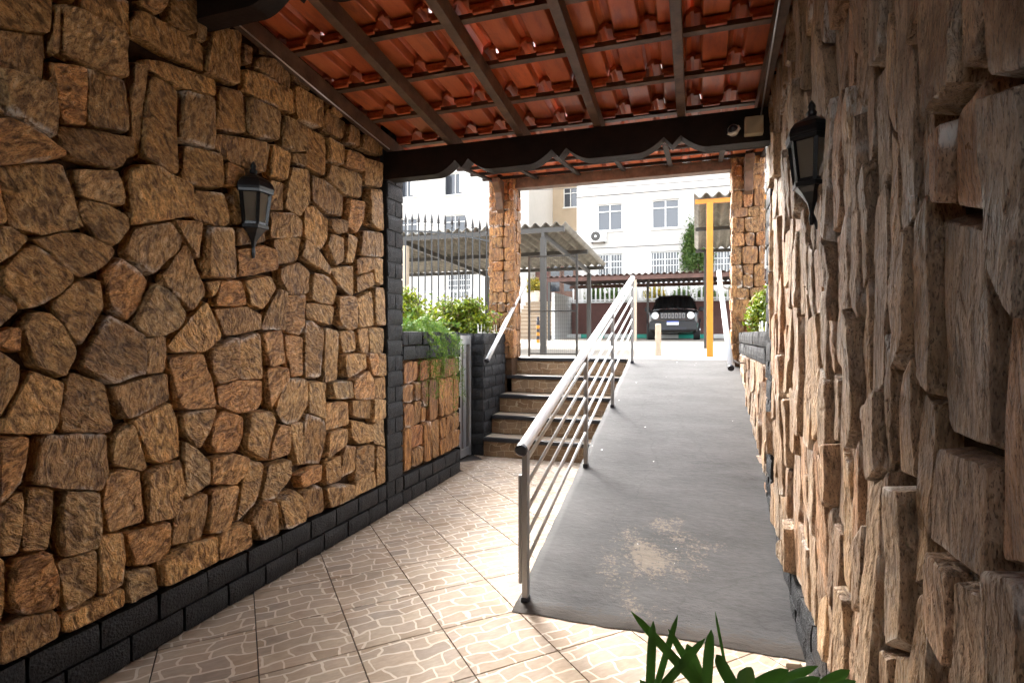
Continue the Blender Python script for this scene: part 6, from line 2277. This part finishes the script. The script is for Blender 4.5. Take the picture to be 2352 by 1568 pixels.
for k, (x, h, m_, lab) in enumerate(gp):
    bush(lab, (x, 25.6 + 0.3 * (k % 2), 2.58), (0.5, 0.4, h), 1500, M[m_], 0.13, 50 + k, 'shrub', 'garden shrubs', 3)
bush('bright green shrub in front of the left white block behind the iron fence', (-13.3, 30.5, 1.2), (1.1, 0.7, 1.9), 2600, M['leaf_green'], 0.22, 71)
wf2 = thing('white_fence', 'low white railing in front of the left white apartment block', 'fence', (-13.5, 29.5, 1.18))
for k in range(30):
    MB().box(-17 + k * 0.25 - 0.03, -17 + k * 0.25 + 0.03, 29.48, 29.52, 1.15, 3.9).build('bar', M['white_paint'], wf2)
MB().box(-17.1, -9.7, 29.525, 29.56, 3.75, 3.85).build('rail', M['white_paint'], wf2)
attach(wf2)

# ---------------------------------------------------------------- parked car
M['car_paint'] = plain('black car paint', (0.008, 0.009, 0.010), 0.25, coat=1.0)
M['tyre'] = plain('tyre rubber', (0.012, 0.012, 0.012), 0.8)
M['chrome'] = plain('bright metal', (0.75, 0.75, 0.76), 0.2, 1.0)
M['lamp'] = plain('headlamp glass', (0.62, 0.63, 0.63), 0.12)
M['plate'] = plain('number plate white', (0.75, 0.76, 0.78), 0.4)
M['plate_blue'] = plain('number plate blue', (0.02, 0.07, 0.40), 0.4)
M['trim'] = plain('dark plastic trim', (0.014, 0.014, 0.015), 0.6)
M['windscreen'] = plain('tinted windscreen', (0.012, 0.015, 0.014), 0.05, spec=0.9)
car = thing('parked_car', 'black boxy off-road car parked nose first under the far carport', 'car', (-0.79, 20.1, yz(20.3)))
def loft(secs):
    """sections: (y, [(x,z)...]) half outline from bottom centre out and up to top centre; mirrored"""
    mb = MB()
    V, F = [], []
    rings = []
    for y, h in secs:
        full = [(x, z) for x, z in h] + [(-x, z) for x, z in h[::-1]]
        rings.append([(x, y, z) for x, z in full])
    n = len(rings[0])
    for r_ in rings:
        V += r_
    for i in range(len(rings) - 1):
        for k in range(n):
            F.append((i * n + k, i * n + (k + 1) % n, (i + 1) * n + (k + 1) % n, (i + 1) * n + k))
    F.append(tuple(range(n)))
    F.append(tuple((len(rings) - 1) * n + k for k in range(n - 1, -1, -1)))
    return mb.add(V, F)
def sec(w, z0, zb, zt, crown):
    return [(w * 0.55, z0), (w * 0.93, z0 + 0.05), (w, zb), (w * 0.985, zt - 0.10), (w * 0.93, zt), (w * 0.45, zt + crown), (0.02, zt + crown * 1.2)]
body = loft([(0.0, sec(0.74, 0.36, 0.58, 0.88, 0.02)), (0.06, sec(0.82, 0.28, 0.60, 0.98, 0.03)), (0.22, sec(0.87, 0.25, 0.62, 1.03, 0.04)), (0.9, sec(0.89, 0.24, 0.65, 1.08, 0.05)),
             (1.15, sec(0.89, 0.24, 0.65, 1.10, 0.04)), (3.7, sec(0.89, 0.26, 0.66, 1.10, 0.02)), (4.1, sec(0.86, 0.32, 0.66, 1.06, 0.02)), (4.2, sec(0.80, 0.40, 0.66, 1.0, 0.01))])
body.build('body', M['car_paint'], car, smooth=False, bevel=0.02)
def cab(w0, z0, w1, z1):
    return [(w0 * 0.5, z0), (w0, z0), (w0 * 0.97, z0 + 0.04), ((w0 + w1) / 2, (z0 + z1) / 2), (w1, z1 - 0.05), (w1 * 0.9, z1), (0.02, z1 + 0.03)]
loft([(1.02, cab(0.80, 1.04, 0.78, 1.13)), (1.55, cab(0.80, 1.04, 0.66, 1.60)), (1.75, cab(0.80, 1.04, 0.64, 1.66)), (3.6, cab(0.80, 1.04, 0.64, 1.66)), (3.95, cab(0.78, 1.04, 0.62, 1.56)), (4.08, cab(0.76, 1.04, 0.7, 1.12))]).build('cabin', M['car_paint'], car, bevel=0.015)
MB().add([(-0.70, 1.075, 1.15), (0.70, 1.075, 1.15), (0.58, 1.555, 1.575), (-0.58, 1.555, 1.575), (-0.70, 1.10, 1.15), (0.70, 1.10, 1.15), (0.58, 1.58, 1.575), (-0.58, 1.58, 1.575)],
         [(0, 1, 2, 3), (7, 6, 5, 4), (0, 4, 5, 1), (1, 5, 6, 2), (2, 6, 7, 3), (3, 7, 4, 0)]).build('windscreen', M['windscreen'], car, loc=(0, -0.025, 0.012))
for s in (-1, 1):
    MB().add([(s * 0.785, 1.5, 1.14), (s * 0.785, 3.7, 1.14), (s * 0.68, 3.5, 1.56), (s * 0.68, 1.75, 1.56), (s * 0.80, 1.5, 1.14), (s * 0.80, 3.7, 1.14), (s * 0.70, 3.5, 1.56), (s * 0.70, 1.75, 1.56)],
             [(0, 1, 2, 3), (7, 6, 5, 4), (0, 4, 5, 1), (1, 5, 6, 2), (2, 6, 7, 3), (3, 7, 4, 0)]).build('side_window', M['windscreen'], car)
    MB().bar((s * 0.60, 1.8, 1.70), (s * 0.60, 3.6, 1.70), 0.035, 0.035).build('roof_rail', M['trim'], car)
    mr = MB().box(s * 0.98 - 0.10, s * 0.98 + 0.10, 1.28, 1.38, 1.06, 1.22).build('mirror', M['trim'], car, bevel=0.03)
    MB().bar((s * 0.84, 1.33, 1.08), (s * 0.92, 1.33, 1.10), 0.05, 0.05).build('mirror_arm', M['trim'], car)
    hl = MB().tube([(s * 0.60, 0.05, 0.86), (s * 0.60, -0.035, 0.86)], 0.125, 24).build('headlight', M['lamp'], car)
    MB().tube([(s * 0.60, -0.037, 0.86), (s * 0.60, -0.046, 0.86)], 0.05, 16).build('headlight_lens', M['chrome'], hl)
    MB().tube([(s * 0.68, 0.04, 0.50), (s * 0.68, -0.02, 0.50)], 0.05, 14).build('fog_light', M['lamp'], car)
    for y in (0.72, 3.45):
        wh = MB().tube([(s * 0.68, y, 0.345), (s * 0.90, y, 0.345)], 0.345, 28).build('wheel', M['tyre'], car)
        MB().tube([(s * 0.895, y, 0.345), (s * 0.91, y, 0.345)], 0.22, 20).build('rim', M['chrome'], wh)
    MB().add([(s * 0.885, 0.30, 0.62), (s * 0.885, 1.14, 0.62), (s * 0.885, 0.98, 0.76), (s * 0.885, 0.46, 0.76), (s * 0.93, 0.30, 0.62), (s * 0.93, 1.14, 0.62), (s * 0.93, 0.98, 0.76), (s * 0.93, 0.46, 0.76)],
             [(0, 1, 2, 3), (7, 6, 5, 4), (0, 4, 5, 1), (1, 5, 6, 2), (2, 6, 7, 3), (3, 7, 4, 0)]).build('wheel_arch', M['trim'], car)
gr = MB().box(-0.44, 0.44, -0.02, 0.03, 0.75, 0.96).build('grille', M['trim'], car, bevel=0.01)
for k in range(7):
    x = -0.36 + k * 0.12
    MB().box(x - 0.036, x + 0.036, -0.030, -0.0205, 0.775, 0.935).build('grille_slot', M['chrome'] if False else M['grey_metal'], gr)
    MB().box(x - 0.024, x + 0.024, -0.036, -0.0305, 0.79, 0.92).build('grille_slot', M['cap'], gr)
MB().box(-0.80, 0.80, -0.05, 0.06, 0.34, 0.66).build('bumper', M['trim'], car, bevel=0.04)
MB().box(-0.45, 0.45, -0.056, -0.0505, 0.36, 0.45).build('lower_intake', M['cap'], car)
pl = MB().box(-0.20, 0.20, -0.075, -0.058, 0.53, 0.66).build('number_plate', M['plate'], car)
MB().box(-0.20, 0.20, -0.079, -0.0755, 0.622, 0.66).build('plate_band', M['plate_blue'], pl)

# ---------------------------------------------------------------- potted strap leaf plant in the foreground
pp = thing('potted_plant', 'potted plant with dark green strap leaves at the foot of the ramp, bottom edge', 'potted plant', (0.03, 1.06, 0.0))
MB().lathe([(0.11, 0.0), (0.12, 0.01), (0.155, 0.30), (0.165, 0.31), (0.165, 0.345), (0.15, 0.345), (0.145, 0.325), (0.02, 0.322)], 24).build('pot', M['terracotta_white'], pp)
def strap(tip, mid, root, w, n=14):
    """strap leaf through root, mid and tip, channelled along the midrib"""
    tip, mid, root = Vector(tip), Vector(mid), Vector(root)
    V, F = [], []
    view = Vector((0.3, -0.9, 0.35))
    def at(t_):
        if t_ < 0.5:
            a = t_ / 0.5
            c = mid - (tip - mid) * 0.45
            return root * (1 - a) ** 2 + c * (2 * a * (1 - a)) + mid * a * a
        a = (t_ - 0.5) / 0.5
        return mid + (tip - mid) * a
    for i in range(n + 1):
        t_ = i / n
        p = at(t_)
        d = (at(min(1, t_ + 0.03)) - at(max(0, t_ - 0.03))).normalized()
        s = d.cross(view).normalized()
        nrm = s.cross(d).normalized()
        wd = w * (0.5 + 0.5 * min(1, t_ * 2)) * (1.0 if t_ < 0.7 else max(0.04, math.sqrt(max(0.0, 1 - ((t_ - 0.7) / 0.3) ** 2))))
        V += [p - s * wd / 2 - nrm * 0.18 * wd, p, p + s * wd / 2 - nrm * 0.18 * wd]
    for i in range(n):
        a = 3 * i
        F += [(a, a + 1, a + 4, a + 3), (a + 1, a + 2, a + 5, a + 4)]
    return obj('leaf', mesh_data('leaf', V, F, M['strap_leaf'], True), pp)
LV = [  # tip, a point half way down, root (relative to the pot's foot), width
    ((-0.143, -0.043, 0.748), (-0.030, 0.016, 0.605), (-0.022, 0.011, 0.325), 0.017),
    ((-0.103, -0.051, 0.741), (-0.109, -0.032, 0.618), (-0.082, -0.022, 0.325), 0.017),
    ((-0.063, 0.005, 0.731), (-0.099, 0.014, 0.592), (-0.075, 0.010, 0.325), 0.013),
    ((-0.081, 0.020, 0.695), (-0.026, 0.059, 0.586), (-0.020, 0.042, 0.325), 0.015),
    ((-0.015, -0.000, 0.699), (-0.083, -0.002, 0.605), (-0.062, -0.001, 0.325), 0.016),
    ((-0.005, -0.007, 0.720), (-0.011, 0.012, 0.611), (-0.008, 0.008, 0.325), 0.020),
    ((0.003, 0.037, 0.733), (0.024, 0.065, 0.609), (0.018, 0.046, 0.325), 0.006),
    ((0.003, -0.026, 0.687), (0.031, 0.005, 0.624), (0.023, 0.003, 0.325), 0.023),
    ((0.051, -0.031, 0.677), (0.057, -0.008, 0.620), (0.042, -0.006, 0.325), 0.035),
    ((0.132, 0.070, 0.630), (0.071, 0.071, 0.582), (0.054, 0.050, 0.325), 0.024),
    ((0.190, 0.121, 0.619), (0.090, 0.109, 0.559), (0.068, 0.076, 0.325), 0.020),
    ((0.179, 0.044, 0.640), (0.112, 0.042, 0.600), (0.084, 0.030, 0.325), 0.020),
    ((0.250, 0.152, 0.605), (0.189, 0.152, 0.548), (0.110, 0.090, 0.325), 0.025),
    ((0.244, 0.086, 0.622), (0.192, 0.090, 0.579), (0.110, 0.063, 0.325), 0.022),
    ((-0.048, 0.073, 0.644), (-0.020, 0.103, 0.554), (-0.015, 0.072, 0.325), 0.026),
    ((-0.125, -0.069, 0.643), (-0.082, -0.033, 0.568), (-0.061, -0.023, 0.325), 0.018),
]
for q in LV:
    strap(*q)

# chip of broken tile by the ramp foot
ch = MB().add([(-0.03, -0.012, 0), (0.026, -0.016, 0), (0.034, 0.012, 0), (-0.006, 0.02, 0), (-0.026, -0.008, 0.016), (0.02, -0.012, 0.022), (0.026, 0.008, 0.018), (-0.004, 0.014, 0.012)],
              [(0, 3, 2, 1), (4, 5, 6, 7), (0, 1, 5, 4), (1, 2, 6, 5), (2, 3, 7, 6), (3, 0, 4, 7)]).build('rubble_chip', M['cream_stone'], bevel=0.003, loc=(0.345, 2.30, 0.001))
tag(ch, 'small beige rubble chip on the floor tiles at the right foot of the ramp', 'rubble')
